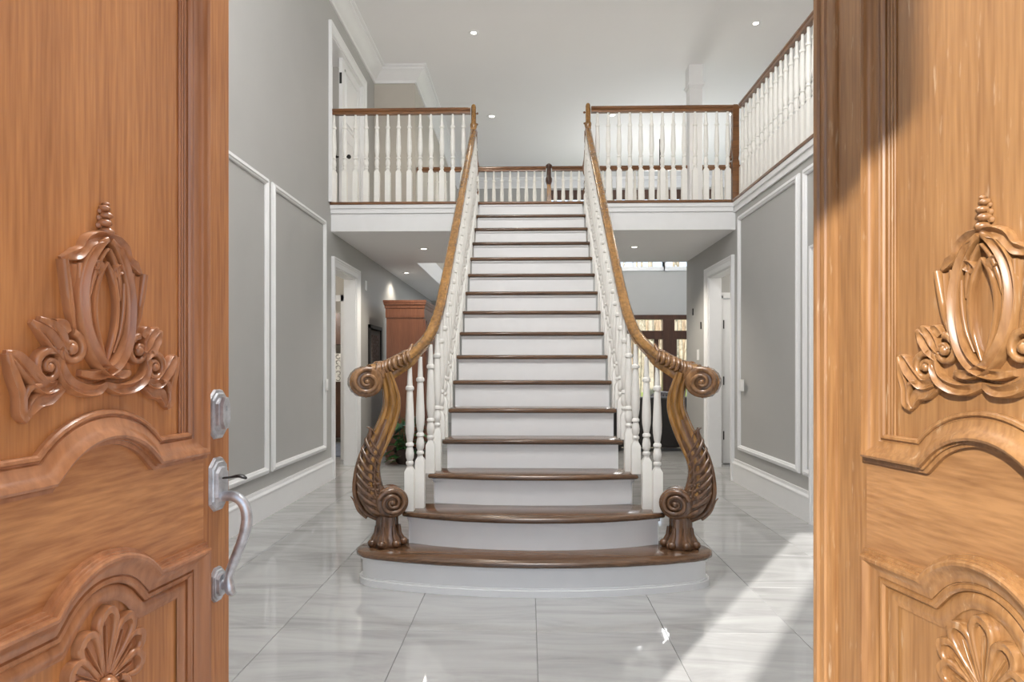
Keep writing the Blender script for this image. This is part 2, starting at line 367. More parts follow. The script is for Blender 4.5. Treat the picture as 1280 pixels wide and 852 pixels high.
# ================================================================== ENTRANCE DOORS
def offset_loop(path, dist):
    n = len(path); out = []
    def nrm(a, b):
        d = Vector((b[0]-a[0], b[1]-a[1])); d.normalize(); return Vector((d.y, -d.x)), d
    for i in range(n):
        a, b, c = path[i-1], path[i], path[(i+1) % n]
        n1, d1 = nrm(a, b); n2, d2 = nrm(b, c); o1, o2 = dist(n1), dist(n2)
        det = n1.x*n2.y-n1.y*n2.x
        if abs(det) < .12:
            nn = (n1+n2).normalized(); out.append((b[0]+nn.x*(o1+o2)/2, b[1]+nn.y*(o1+o2)/2))
        else:
            x = (o1*n2.y-o2*n1.y)/det; y = (n1.x*o2-n2.x*o1)/det; out.append((b[0]+x, b[1]+y))
    return out
def arch_pts(half, z0, rise, n=16):        # from +half to -half over the top
    R = (half*half+rise*rise)/(2*rise); cz = z0+rise-R; a0 = math.asin(half/R)
    return [(R*math.sin(a0-2*a0*i/n), cz+R*math.cos(a0-2*a0*i/n)) for i in range(n+1)]
def entrance_door(name, hinge, rz, Wd, cx, sgn, mats, label, astragal):
    # local x: hinge -> free edge, exterior face at y=0, outward = sgn*y ; cx = panel centre in local x
    md, mh, mc = mats
    D = empty(name, (hinge[0], hinge[1], 0), rz); tag(D, label, 'door', kind='structure')
    zc = 1.235
    def P(u, v, h): return (cx+u, sgn*h, zc+v)       # u toward free edge
    def put(mb): return mb.xf(lambda p: P(p.x, p.z, -p.y))
    lf = MB().box(0, Wd, -sgn*.045 if sgn > 0 else 0, 0 if sgn > 0 else .045, .012, 2.60); bevel(lf.build('leaf', md, D, None), .003)
    # middle rail with horizontal grain, slightly proud
    up_in = [(-.244, 1.02)]+[(-.244, -.1476)]+[(u, v) for u, v in reversed(arch_pts(.153, -.1476, .068))]+[(.244, -.1476), (.244, 1.02)]
    dist_up = lambda n: 1.0
    prof = [(0, .0), (.0, .009), (.003, .013), (.008, .014), (.0105, .011), (.0105, .008), (.0135, .008), (.016, .012), (.026, .014), (.036, .020), (.044, .029), (.050, .031), (.055, .028), (.055, .019), (.0595, .019), (.0595, .013), (.067, .012), (.067, 0)]
    rings = []
    for d, h in prof:
        rings.append([(u, -h, v) for u, v in offset_loop(up_in, lambda n: d)])
    mb = MB(); mb.loft(rings, closed=True, caps=False); put(mb); mb.build('upper_panel_moulding', mc, D, 32)
    # inner bead strip of the upper panel sides
    mb = MB()
    for s in (-1, 1):
        for c0, r in ((.2405, .0045), (.231, .0035), (.2225, .003)):
            mb.tube([(s*c0, -.002, -.150), (s*c0, -.002, 1.02)], r, 8)
    put(mb); mb.build('upper_panel_bead', mc, D, 60)
    # lower panel
    lo_out = [(-.311, -1.0), (.311, -1.0), (.311, -.4143)]+arch_pts(.137, -.4143, .066)+[(-.311, -.4143)]
    rings = []
    prof2 = [(0, 0), (0, .011), (.006, .012), (.006, .018), (.010, .019), (.010, .028), (.014, .031), (.020, .030), (.028, .022), (.040, .013), (.050, .011), (.050, .007), (.053, .007), (.055, .012), (.062, .013), (.067, .008), (.067, 0)]
    for d, h in prof2:
        rings.append([(u, -h, v) for u, v in offset_loop(lo_out, lambda n: -d*(1.0 if abs(n.y) > .5 else 1.0))])
    mb = MB(); mb.loft(rings, closed=True, caps=False); put(mb); mb.build('lower_panel_moulding', mc, D, 32)
    fld_in = offset_loop(lo_out, lambda n: -.088)
    rings = []
    for d, h in [(.067, .0), (.072, .006), (.080, .009), (.088, .009), (.096, .004), (.100, .004)]:
        rings.append([(u, -h, v) for u, v in offset_loop(lo_out, lambda n: -d)])
    mb = MB(); mb.loft(rings, closed=True, caps=False); put(mb); mb.build('raised_panel_edge', mc, D, 50)
    # middle rail face between mouldings
    a_up = offset_loop(up_in, lambda n: .066); a_up = [p for p in a_up if p[1] < .5]
    top = [(-.311, a_up[0][1])]+a_up[1:-1]+[(.311, a_up[-1][1])]
    top = sorted([p for p in a_up], key=lambda p: p[0])
    bot = [(-.311, -.4143)]+list(reversed(arch_pts(.137, -.4143, .066)))+[(.311, -.4143)]
    def zat(poly, u):
        for (a, za), (b, zb) in zip(poly, poly[1:]):
            if a <= u <= b and b > a: return za+(zb-za)*(u-a)/(b-a)
        return poly[0][1]
    us = [-.311+.622*i/48 for i in range(49)]
    mb = MB(); mb.loft([[(u, -.0018, zat(top, u)+.004) for u in us], [(u, -.0018, zat(bot, u)-.003) for u in us]], closed=False, caps=False)
    put(mb); mb.build('middle_rail', mh, D, None)
    # carved cartouche
    def stroke(mb, pts, ws, hs, n=7, per=5, h0=0.0):
        pp = smooth_path([(p[0], 0, p[1]) for p in pts], per); N = len(pp); rings = []
        for i, p in enumerate(pp):
            t = i/(N-1); w = interp([(k/(len(ws)-1), x) for k, x in enumerate(ws)], t); h = interp([(k/(len(hs)-1), x) for k, x in enumerate(hs)], t)
            d = pp[min(i+1, N-1)]-pp[max(i-1, 0)]; d.normalize(); nx, nz = -d.z, d.x
            ring = []; g_ = min(1, max(0, (w-.0075)/.004))       # broad ribbons get a hollowed face
            for uu, hh, gg in ((-1, 0, 0), (-.96, .62, .75), (-.74, .90, 1), (-.38, .98, .66), (0, 1, .52), (.38, .98, .66), (.74, .90, 1), (.96, .62, .75), (1, 0, 0)):
                ring.append((p.x+nx*w*uu, -(h0+h*(hh*(1-g_)+gg*g_)), p.z+nz*w*uu))
            rings.append(ring)
        mb.loft(rings, closed=True)
    def spiral(mb, c, r0, r1, turns, a0, hand, w, h):
        N = int(14*turns); pts = []
        for i in range(N+1):
            t = i/N; a = a0+hand*2*PI*turns*t; r = r0+(r1-r0)*t; pts.append((c[0]+r*math.cos(a), c[1]+r*math.sin(a)))
        w = min(w, .0076); stroke(mb, pts, [w, w*.8, w*.55], [h, h*.85, h*.9], per=1)
    cv = MB()
    for s in (-1, 1):
        S = lambda L: [(s*x, y) for x, y in L]
        # crown wing: scalloped top edge, flared tip and hollow side
        stroke(cv, S([(0, .246), (.022, .243), (.044, .232), (.056, .214), (.072, .203), (.100, .191)]), [.010, .013, .012, .010, .012, .004], [.016, .02, .018, .016, .018, .006])
        stroke(cv, S([(.100, .190), (.092, .145), (.083, .10), (.070, .055)]), [.006, .007, .007, .004], [.018, .017, .015, .008])
        stroke(cv, S([(.078, .185), (.074, .145), (.068, .10), (.060, .06)]), [.013, .014, .012, .006], [.010, .010, .009, .006])
        stroke(cv, S([(.066, .188), (.066, .150), (.062, .11)]), [.004, .003, .002], [.016, .014, .008])
        # large oval ribbon
        stroke(cv, S([(.004, .243), (.028, .222), (.049, .186), (.060, .139), (.057, .085), (.040, .035), (.012, .000), (-.028, -.014), (-.062, -.010)]), [.006, .010, .012, .012, .012, .012, .012, .011, .006], [.020, .020, .018, .018, .020, .024, .024, .020, .012])
        stroke(cv, S([(.002, .225), (.020, .200), (.033, .165), (.038, .13)]), [.003, .005, .005, .002], [.018, .016, .014, .008])
        # mandorla
        stroke(cv, S([(0, .200), (.020, .165), (.028, .118), (.022, .068), (.002, .012)]), [.003, .006, .006, .006, .003], [.014, .014, .012, .012, .012])
        stroke(cv, S([(.034, .192), (.024, .188), (.016, .172)]), [.010, .012, .006], [.018, .020, .01])
        stroke(cv, S([(.044, .165), (.044, .12), (.036, .07), (.018, .028)]), [.004, .004, .004, .002], [.014, .013, .012, .010])
        # curls beside the base and bottom lobes
        spiral(cv, (s*.083, .033), .030, .008, 1.2, PI*.5 if s > 0 else PI*.5, s, .0085, .018)
        cv.sphere((s*.083, -.010, .033), .011, 8, 6)
        stroke(cv, S([(.108, .030), (.108, .002), (.094, -.024), (.062, -.040), (.026, -.042), (-.004, -.030)]), [.006, .010, .012, .013, .012, .006], [.014, .018, .020, .020, .018, .01])
        # upper leaf
        stroke(cv, S([(.098, .018), (.118, .036), (.136, .058), (.160, .077)]), [.010, .013, .013, .004], [.016, .020, .018, .008])
        stroke(cv, S([(.098, .030), (.108, .055), (.124, .072), (.146, .082)]), [.008, .011, .010, .005], [.018, .020, .018, .01])
        stroke(cv, S([(.092, .062), (.102, .075), (.116, .076)]), [.008, .010, .008], [.016, .018, .014])
        # volute and lower leaf
        spiral(cv, (s*.130, .000), .030, .007, 1.4, PI*.6 if s > 0 else PI*.4, -s, .0085, .018)
        cv.sphere((s*.130, -.010, .000), .009, 8, 6)
        stroke(cv, S([(.112, -.030), (.140, -.034), (.170, -.006), (.190, .016), (.207, .024)]), [.010, .014, .016, .012, .004], [.014, .018, .020, .016, .008])
        stroke(cv, S([(.206, .022), (.196, -.012), (.184, -.045), (.182, -.075), (.170, -.088)]), [.005, .009, .010, .010, .006], [.014, .016, .016, .016, .012])
        stroke(cv, S([(.100, -.034), (.128, -.052), (.152, -.058), (.172, -.084)]), [.010, .014, .014, .006], [.012, .014, .015, .010])
        stroke(cv, S([(.150, -.03), (.170, -.035), (.178, -.06)]), [.005, .006, .004], [.018, .018, .012])
    for k, (z, r) in enumerate([(.258, .0125), (.274, .0115), (.289, .0105), (.302, .009), (.311, .006)]):
        cv.sphere((.002*(-1)**k, -.006, z), r, 8, 6, (1.1, 1.3, .75)); cv.sphere((.013-.0016*k, -.002, z-.006), r*.55, 6, 5)
        cv.sphere((-.013+.0016*k, -.002, z-.006), r*.55, 6, 5)
    put(cv); cv.build('carved_cartouche', mc, D, 44)
    # carved shell in the lower panel
    sh = MB()
    for k in range(-3, 4):
        a = k*math.radians(27); L = [.142, .120, .122, .10][abs(k)]; L = [.142, .124, .108, .088][abs(k)]
        dx, dz = math.sin(a), math.cos(a); b = (0, -.602)
        pt = lambda r: (b[0]+dx*r, b[1]+dz*r)
        stroke(sh, [pt(.012), pt(L*.5), pt(L*.82), pt(L)], [.004, .013, .019, .012], [.006, .007, .007, .006])
        nx, nz = dz, -dx
        edge = [(pt(.02)[0]+nx*.002, pt(.02)[1]+nz*.002), (pt(L*.55)[0]+nx*.015, pt(L*.55)[1]+nz*.015), (pt(L*.85)[0]+nx*.020, pt(L*.85)[1]+nz*.020), (pt(L*1.0)[0], pt(L*1.0)[1]),
                (pt(L*.85)[0]-nx*.020, pt(L*.85)[1]-nz*.020), (pt(L*.55)[0]-nx*.015, pt(L*.55)[1]-nz*.015), (pt(.02)[0]-nx*.002, pt(.02)[1]-nz*.002)]
        stroke(sh, edge, [.003, .005, .0075, .009, .0075, .005, .003], [.008, .014, .018, .021, .018, .014, .008], per=6)
        stroke(sh, [pt(.02), pt(L*.5), pt(L*.78)], [.001, .002, .001], [.010, .012, .009])
    sh.sphere((0, -.008, -.607), .022, 10, 6)
    for s in (-1, 1): spiral(sh, (s*.032, -.632), .028, .007, 1.3, PI/2, -s, .008, .016)
    put(sh); sh.build('carved_shell', mc, D, 55)
    if astragal:
        mb = MB(); h = .018
        prof = [(Wd-.082, 0), (Wd-.080, .006), (Wd-.074, .010), (Wd-.056, .012), (Wd-.053, .017), (Wd-.047, .017), (Wd-.044, .013), (Wd-.030, .013), (Wd-.027, .019), (Wd-.016, .019), (Wd-.012, .014), (Wd-.002, .012), (Wd, .004), (Wd, 0)]
        mb.loft([[(x, sgn*y, z) for x, y in prof] for z in (.012, 2.60)]); mb.build('astragal', md, D, 30)
    return D, P
aL, aR = .1446-.0246, .1635+.0246
ldoor, PL = entrance_door('door_1', (-.7906-.84*math.sin(aL), 1.632-.84*math.cos(aL)), PI/2-aL, .84, .42, -1, (M['door'], M['door_h'], M['door_c']),
    'left carved wooden entrance leaf with the silver handle set', False)
rdoor, PR = entrance_door('door_2', (.718+.916*math.sin(aR), 1.696-.916*math.cos(aR)), PI/2+aR, .916, .42, 1, (M['door2'], M['door2_h'], M['door2']),
    'right carved wooden entrance leaf lit by the sun', True)

# handle set on the left leaf (local -y is outward)
def octo(w, h, c): return [(-w, -h+c), (-w+c, -h), (w-c, -h), (w, -h+c), (w, h-c), (w-c, h), (-w+c, h), (-w, h-c)]
def plate(mb, u, v, w, h, c):
    for (sw, y0, y1) in ((1, 0, .007), (.86, .007, .011), (.66, .011, .018)):
        mb.loft([[(u+a*sw, -y0, v+b*sw) for a, b in octo(w, h, c)], [(u+a*(sw-.06), -y1, v+b*(sw-.04)) for a, b in octo(w, h, c)]])
hx = .367
def lp(mb): return mb.xf(lambda p: PL(p.x, p.z, -p.y))
db = MB(); plate(db, hx, -.115, .034, .061, .02); o_db = lp(db).build('deadbolt', M['nickel'], ldoor, 30)
cy = MB(); cy.loft([[(hx+a*.5, -.018, -.112+b) for a, b in octo(.034, .040, .02)], [(hx+a*.45, -.027, -.112+b*.95) for a, b in octo(.034, .040, .02)]]); cy.box(hx-.002, hx+.002, -.0285, -.027, -.106, -.094)
lp(cy).build('keyhole_cover', M['nickel'], o_db, 30)
hs = MB(); plate(hs, hx, -.287, .034, .066, .02); plate(hs, hx-.002, -.533, .027, .042, .016); o_hs = lp(hs).build('handle_plate', M['nickel'], ldoor, 30)
g = MB(); pts = smooth_path([(hx, -.012, -.318), (hx+.0, -.045, -.316), (hx+.002, -.070, -.335), (hx+.003, -.078, -.375), (hx+.002, -.066, -.425), (hx, -.045, -.475), (hx-.001, -.032, -.515), (hx-.001, -.036, -.545), (hx-.001, -.046, -.556)], 5)
N = len(pts); g.tube(pts, [interp([(0, .013), (.2, .0125), (.4, .0135), (.75, .010), (.88, .013), (1, .006)], i/(N-1)) for i in range(N)], 12, up=(1, 0, 0))
g.tube([(hx-.001, -.012, -.533), (hx-.001, -.034, -.533)], [.014, .011], 10)
lp(g).build('pull_grip', M['nickel'], o_hs, 60)
th = MB(); pts = smooth_path([(hx, -.015, -.272), (hx, -.035, -.270), (hx+.001, -.060, -.266), (hx+.001, -.078, -.272)], 4); th.tube(pts, [.006, .006, .006, .006, .006, .007, .008, .009, .010, .010, .009, .007, .004], 10, up=(0, 0, 1), sy=.45)
lp(th).build('thumb_latch', M['black'], o_hs, 60)

# ================================================================== STAIRCASE
stair = empty('staircase', (0, 3.45, 0)); tag(stair, 'wide white staircase with dark wood treads and a bowed bottom step', 'staircase')
def Yn(n): return 7.073-RUN*(16-n)
SO = Vector((0, 3.45, 0))
def sput(mb, name, mat, angle=38): mb.xf(lambda p: p-SO); return mb.build(name, mat, stair, angle)
def nosed(mb, poly, n, edge):                      # rounded-nose slab
    z1 = n*H; t = .032
    def inset(q):
        cx = sum(p[0] for p in poly)/len(poly); out = []
        return offset_loop(poly, lambda nn: -q)
    mb.loft([[(x, y, z) for x, y in inset(q)] for q, z in ((.012, z1-t), (.003, z1-t+.006), (0, z1-t/2), (.003, z1-.006), (.012, z1))])
def half_outline(pts): return [(-x, y) for x, y in reversed(pts) if x > 1e-6]+list(pts)   # front arc left->right .. then closes at back
out1 = [(0, 3.455), (.25, 3.466), (.5, 3.497), (.72, 3.545), (.90, 3.60), (.965, 3.635), (1.01, 3.685), (1.03, 3.755), (1.015, 3.83), (.97, 3.885), (.90, 3.925), (.80, 3.94)]
out2 = [(0, 3.664), (.2, 3.673), (.4, 3.70), (.6, 3.755), (.776, 3.828), (.775, 3.85), (.725, 3.96), (.70, 4.07)]
out3 = [(0, 3.975), (.3, 3.987), (.656, 4.045), (.656, 4.06), (.625, 4.18), (.61, 4.29)]
def tr(n):
    if n == 1: return half_outline(out1)
    if n == 2: return half_outline(out2)
    if n == 3: return half_outline(out3)
    w = {4: .593, 5: .582}.get(n, .58)
    y = Yn(n); yb = min(y+RUN+.032, 7.04)
    return [(-w, y), (w, y), (w, yb), (-w, yb)]
for n in range(1, 16):
    mb = MB(); nosed(mb, tr(n), n, 0); sput(mb, 'tread', M['tread'], 50)
mb = MB(); nosed(mb, [(-.60, 7.04), (.60, 7.04), (.60, 7.098), (-.60, 7.098)], 16, 0); sput(mb, 'landing_nosing', M['rail_x'], 50)
for n in range(1, 17):
    mb = MB(); z0, z1 = (n-1)*H, n*H-.030
    if n <= 3:
        o = offset_loop(tr(n), lambda nn: -.036)
        mb.prism(o, z0, z1)
        o2 = offset_loop(tr(n), lambda nn: -.026); mb.prism(o2, z1-.022, z1)
        if n == 1:
            for q, a, b in ((.018, 0, .035), (.027, .035, .045)): mb.prism(offset_loop(tr(n), lambda nn: -q), a, b)
    else:
        w = .56; y = min(Yn(n)+.032, 7.068); mb.box(-w, w, y, y+.02, z0, z1); mb.box(-w, w, y-.012, y, z1-.016, z1)
    sput(mb, 'riser', M['white'], 40)
for s in (-1, 1):
    mb = MB(); prof = [(4.1, 0)]+[q for n in range(3, 16) for q in ((max(Yn(n)+.034, 4.1), (n-1)*H if n > 3 else 0), (max(Yn(n)+.034, 4.1), n*H-.032))]+[(7.06, 15*H-.032), (7.06, 2.2), (4.9, 0)]
    rings = [[(x, y, z) for y, z in prof] for x in ((s*.535), (s*.565))]
    mb.loft(rings); sput(mb, 'stringer', M['white'], None)

# baluster: turned top 0.6 m, square block below
TURN = [(.012, 0), (.014, .05), (.0175, .125), (.024, .130), (.026, .140), (.024, .150), (.017, .155), (.019, .165), (.0215, .22), (.0255, .30), (.0275, .36), (.026, .405), (.020, .445), (.0165, .462), (.024, .470), (.0245, .482), (.017, .490), (.022, .505), (.0255, .530), (.0235, .555), (.0165, .572), (.023, .580), (.023, .592), (.0165, .600), (.019, .612)]
bal_cache = {}
def baluster_mesh(height):
    k = round(height*100)
    if k not in bal_cache:
        h = k/100; mb = MB(); mb.lathe([(r, h-d) for r, d in reversed(TURN)], 12)
        q = .0275; zt = h-.612; r8 = .019
        c = lambda a, z: [(-a, -a, z), (a, -a, z), (a, a, z), (-a, a, z)]
        mb.loft([c(q, 0), c(q, zt-.022), c(r8*.8, zt+.002)])
        bal_cache[k] = mb.mesh('baluster', M['white2'], 40)
    return bal_cache[k]

# handrail path for one side (mx mirrors)
RX = [(3.86, -.765), (3.95, -.715), (4.08, -.675), (4.18, -.645), (4.35, -.626), (4.6, -.62), (7.1, -.62)]
RZ = [(3.86, 1.275), (3.95, 1.335), (4.08, 1.405), (4.18, 1.483), (4.354, 1.624), (4.546, 1.780), (7.04, 3.796)]
BX = [(3.86, -.738), (3.946, -.690), (4.08, -.647), (4.18, -.618), (4.35, -.606), (4.6, -.60)]
NB = Vector((-.852, 3.80, H))                      # newel base
ang = math.radians(22)
def rail_section(w, h):                            # bread-loaf profile (side, up)
    return [(-w*.36, -h*.5), (w*.36, -h*.5), (w*.42, -h*.22), (w*.34, -h*.10), (w*.5, h*.05), (w*.48, h*.28), (w*.33, h*.45), (0, h*.5), (-w*.33, h*.45), (-w*.48, h*.28), (-w*.5, h*.05), (-w*.34, -h*.10), (-w*.42, -h*.22)]
def sweep_rail(mb, pts, secs):
    N = len(pts); rings = []
    for i, p in enumerate(pts):
        t = (pts[min(i+1, N-1)]-pts[max(i-1, 0)]).normalized(); a = t.cross(Vector((0, 0, 1))).normalized(); b = a.cross(t)
        rings.append([p+a*q+b*r for q, r in secs(i/(N-1))])
    mb.loft(rings)
def stair_railing(mx, label):
    R = empty('stair_railing', (0, 3.45, 0)); tag(R, label, 'stair railing', 'carved railings either side of the stairs')
    F = lambda p: Vector((mx*p.x if mx > 0 else -mx*-p.x, p.y, p.z)) if False else Vector(((p.x if mx < 0 else -p.x), p.y, p.z))-SO
    def bld(mb, name, mat, parent, angle=45): mb.xf(F); return mb.build(name, mat, parent, angle)
    # local newel frame -> world (left side)
    ca, sa = math.cos(ang), math.sin(ang)
    def NW(p, d, z): return Vector((NB.x+(p/ca)*ca+d*sa, NB.y+(p/ca)*sa-d*ca, z))      # p: visible x offset, d: toward viewer
    px = lambda x, y: ((x-484)*.00469, H+(682-y)*.00469)
    # handrail
    ypts = [7.04, 6.5, 6.0, 5.5, 5.0, 4.75, 4.546, 4.354, 4.18, 4.08, 3.95, 3.86]
    path = [Vector((interp(RX, y), y, interp(RZ, y))) for y in ypts]
    cs = px(457.5, 477); sc_c = NW(cs[0], 0, cs[1]); e1 = NW(px(474, 468)[0], 0, px(474, 468)[1]); e1.y += .015
    path += [e1+Vector((.035, .02, .018)), e1, NW(px(463, 470)[0], 0, px(463, 470)[1])]
    path = smooth_path(path, 5)
    def secs(t):
        k = 1+1.15*max(0, min(1, (t-.70)/.24)); return rail_section(.068*k**.6, .066*k)
    mb = MB(); sweep_rail(mb, path, secs); hr = bld(mb, 'handrail', M['rail'], R)
    # newel stem
    st = [(480, 466, 7), (483, 476, 8), (485.5, 486, 9), (487.4, 496, 10), (487.6, 508, 10.4), (484.8, 521, 11), (479.2, 537, 11.5), (472.5, 553, 11.5), (466, 568, 12), (462, 584, 13), (461.5, 600, 14.5), (464, 615, 16), (470, 629, 15), (478, 638, 12)]
    cen = smooth_path([(px(x, y)[0], 0, px(x, y)[1]) for x, y, w in st], 4); N = len(cen); rings = []
    wt = [(i/(len(st)-1), s[2]*.00469) for i, s in enumerate(st)]
    for i, c in enumerate(cen):
        t = (cen[min(i+1, N-1)]-cen[max(i-1, 0)]).normalized(); nx, nz = -t.z, t.x; w = interp(wt, i/(N-1)); ring = []
        dd = .046
        for j in range(28):
            a = 2*PI*j/28; fl = .9
            q = math.cos(a)*w*fl; d = math.sin(a)*dd*fl
            ring.append(NW(c.x+nx*q, d, c.z+nz*q))
        rings.append(ring)
    mb = MB(); mb.loft(rings)
    for f in (1, -1):
        for off, rr in ((-.66, .30), (0, .36), (.66, .30)):
            P = []; rad = []
            for i, c in enumerate(cen[:int(N*.86)]):
                t = (cen[min(i+1, N-1)]-cen[max(i-1, 0)]).normalized(); w = min(interp(wt, i/(N-1)), .054)
                P.append(NW(c.x-t.z*off*w, f*(dd*(.80 if off == 0 else .62)), c.z+t.x*off*w)); rad.append(rr*w)
            mb.tube(P, rad, 10, up=NW(0, 1, 0)-NW(0, 0, 0))
    nw = bld(mb, 'newel_post', M['newel'], R, 60)
    # volutes (barrel + spiral ridges both faces)
    def volute(mb, c, Rr, dep, turns, a0, hand, ribs):
        p0, z0 = c; rings = []
        for d, r in ((-dep*.5, Rr*.80), (-dep*.46, Rr*.95), (-dep*.3, Rr), (0, Rr*.97), (dep*.3, Rr), (dep*.46, Rr*.95), (dep*.5, Rr*.80)):
            rings.append([NW(p0+r*math.cos(2*PI*j/28), d, z0+r*math.sin(2*PI*j/28)) for j in range(28)])
        mb.loft(rings)
        for f in (-1, 1):
            n = int(16*turns); pts = []; rad = []
            for i in range(n+1):
                t = i/n; r = Rr*(.84*(1-t)+.16*t); a = a0+hand*2*PI*turns*t
                pts.append(NW(p0+r*math.cos(a), f*dep*(.5+.02*math.sin(t*PI)+.10*t), z0+r*math.sin(a))); rad.append(Rr*(.185*(1-t)+.10*t))
            mb.tube(pts, rad, 8, up=NW(0, 1, 0)-NW(0, 0, 0))
            e = NW(p0, f*dep*.56, z0); mb.sphere(e, Rr*.20, 8, 6)
        n = 16
        for i in range(ribs):                       # ribbing round the rim
            a = PI*.30+2*PI*i/n
            mb.tube([NW(p0+Rr*.93*math.cos(a+.10*k), dep*(k-1)*.42, z0+Rr*.93*math.sin(a+.10*k)) for k in range(3)], [Rr*.08, Rr*.13, Rr*.08], 8)
    mb = MB(); volute(mb, px(486.4, 627), .092, .125, 2.1, PI*.9, -1, 0); bld(mb, 'lower_scroll', M['carved'], nw, 60)
    mb = MB(); volute(mb, px(457.5, 477.0), .090, .135, 1.7, PI*.4, 1, 10); bld(mb, 'scroll_end', M['scroll'], hr, 60)
    # acanthus on the stem
    mb = MB(); shell = []
    for i in range(int(N*.40), N):
        c = cen[i]; t = (cen[min(i+1, N-1)]-cen[max(i-1, 0)]).normalized(); nx, nz = -t.z, t.x; w = interp(wt, i/(N-1))
        k = min(1, (i-N*.40)/(N*.12)); ring = []
        for j in range(28):
            a = 2*PI*j/28; lob = (1 if math.cos(a)*nx > 0 else .0)
            q = math.cos(a)*w*(.90+.10*k)+(nx > 0)*0; d = math.sin(a)*.046*(1.0+.10*k)*(1.06 if True else 1)
            off = -w*.28*(1-k)*(1 if nx > 0 else -1)
            ring.append(NW(c.x+nx*(q*(.55+.45*k)+off), d, c.z+nz*(q*(.55+.45*k)+off)))
        shell.append(ring)
    mb.loft(shell)
    def vein(pts, r0, r1, ds):
        P = smooth_path([(px(x, y)[0], d, px(x, y)[1]) for (x, y), d in zip(pts, ds)], 4); n = len(P)
        mb.tube([NW(p.x, p.y, p.z) for p in P], [(r0+(r1-r0)*i/(n-1))*(.45+.55*math.sin(PI*min(1, .12+i/(n-1)))) for i in range(n)], 7, up=NW(0, 1, 0)-NW(0, 0, 0))
    for f in (1, -1):
        for k in range(8):
            y = 556+k*10.5; xo = interp([(548, 458), (567, 451), (584, 447), (600, 445.5), (619, 446.5), (637, 455), (650, 466)], y-2)
            xi = interp([(548, 473), (567, 467), (584, 464), (600, 465), (620, 469), (640, 477)], y+10)
            vein([(xi+1, y+13), ((xi*.6+xo*.4), y+7), ((xi*.25+xo*.75)+1, y), (xo+2.2, y-7), (xo+4, y-11)], .0150, .0085, [.046*f, .050*f, .038*f, .018*f, .010*f])
            vein([(xi+6, y+12), (xi+1, y+3), (xi-4, y-6), (xi-5, y-11)], .0095, .006, [.048*f, .050*f, .046*f, .040*f])
        vein([(477, 640), (468, 615), (466, 590), (469, 566), (474, 548)], .008, .005, [.052*f]*5)
        vein([(471, 640), (461, 615), (459, 590), (462, 566), (468, 546), (464, 535)], .008, .006, [.048*f]*5+[.03*f])
    vein([(470, 648), (455, 637), (446, 617), (446, 595), (450, 573), (458, 550), (464, 533)], .018, .010, [0]*7)
    vein([(460, 556), (463, 544), (463, 536), (459, 533)], .020, .010, [0]*4)
    vein([(459, 646), (450, 636), (445, 624), (441, 618)], .012, .006, [0]*4)
    for k in range(9):
        c = NW(px(464+5*(k % 3)-4, 603+7*(k//3))[0], .052, px(0, 603+7*(k//3))[1]); mb.sphere(c, .011, 7, 5)
    bld(mb, 'acanthus_leaf', M['carved'], nw, 60)
    # claw foot
    mb = MB(); rings = []
    fs = [(482.5, 642, 12), (482.5, 655, 12), (482.5, 664, 13.5), (482.5, 671, 17), (483, 676, 19), (483, 681, 19.5), (483, 682.2, 18.5)]
    for x, y, w in fs:
        p0, z = px(x, y); w *= .00469
        rings.append([NW(p0+w*math.cos(2*PI*j/32)*(1+.11*math.cos(6*2*PI*j/32)), w*.92*math.sin(2*PI*j/32)*(1+.11*math.cos(6*2*PI*j/32)), z) for j in range(32)])
    mb.loft(rings)
    for k in range(7):
        a = PI*(.02+k*.16)*1.0 if False else 2*PI*k/7+.3; r = .088
        c = NW(px(483, 0)[0]+r*math.cos(a), r*.92*math.sin(a), H+.024); mb.sphere(c, .026, 8, 6, (1, 1, .9))
        mb.tube([NW(px(483, 0)[0]+.062*math.cos(a), .058*math.sin(a), H+.12), NW(px(483, 0)[0]+.066*math.cos(a), .062*math.sin(a), H+.07), c], [.010, .014, .016], 7)
    bld(mb, 'claw_foot', M['carved'], nw, 60)
    # carving on the swelling end of the handrail
    mb = MB(); n = len(path)
    for k in range(13):
        i0 = int(n*.77)+k*max(1, int(n*.20/13)); i0 = min(i0, n-2); p = path[i0]; t = (path[i0+1]-path[i0-1]).normalized()
        a = t.cross(Vector((0, 0, 1))).normalized(); b = a.cross(t); kk = 1+1.15*max(0, min(1, (i0/(n-1)-.70)/.24)); w, h = .034*kk**.6, .033*kk
        for s in (-1, 1):
            pts = [p+a*(s*w*x)+b*(h*z)+t*dt for x, z, dt in ((.05, 1.0, -.030), (.45, .98, -.004), (.92, .60, .020), (1.03, .10, .026), (.98, -.28, .014))]
            pts = smooth_path(pts, 3); mb.tube(pts, [.005+.0085*math.sin(PI*j/(len(pts)-1)) for j in range(len(pts))], 7)
    i0 = int(n*.73); p = path[i0]; t = (path[i0+1]-path[i0-1]).normalized(); b = t.cross(Vector((0, 0, 1))).normalized().cross(t)
    mb.tube([p+b*.030+t*.05, p+b*.040+t*.02, p+b*.050, p+b*.056-t*.012], [.014, .013, .010, .005], 8)
    bld(mb, 'rail_carving', M['scroll'], hr, 60)
    # balusters
    for n in range(2, 16):
        ys_ = (3.862, 3.950) if n == 2 else (4.085, 4.182) if n == 3 else (Yn(n)+.045, Yn(n)+.1625)
        for y in ys_:
            zt = interp(RZ, y)-.030; h = round(zt-n*H, 2); x = interp(BX, y)
            o = link('baluster', baluster_mesh(h), R, F(Vector((x, y, n*H))))
    # top newel
    mb = MB(); q = .033
    c = lambda a, z, b=0: [Vector((-.626-a, 7.10-a, z)), Vector((-.626+a, 7.10-a, z)), Vector((-.626+a, 7.10+a, z)), Vector((-.626-a, 7.10+a, z))]
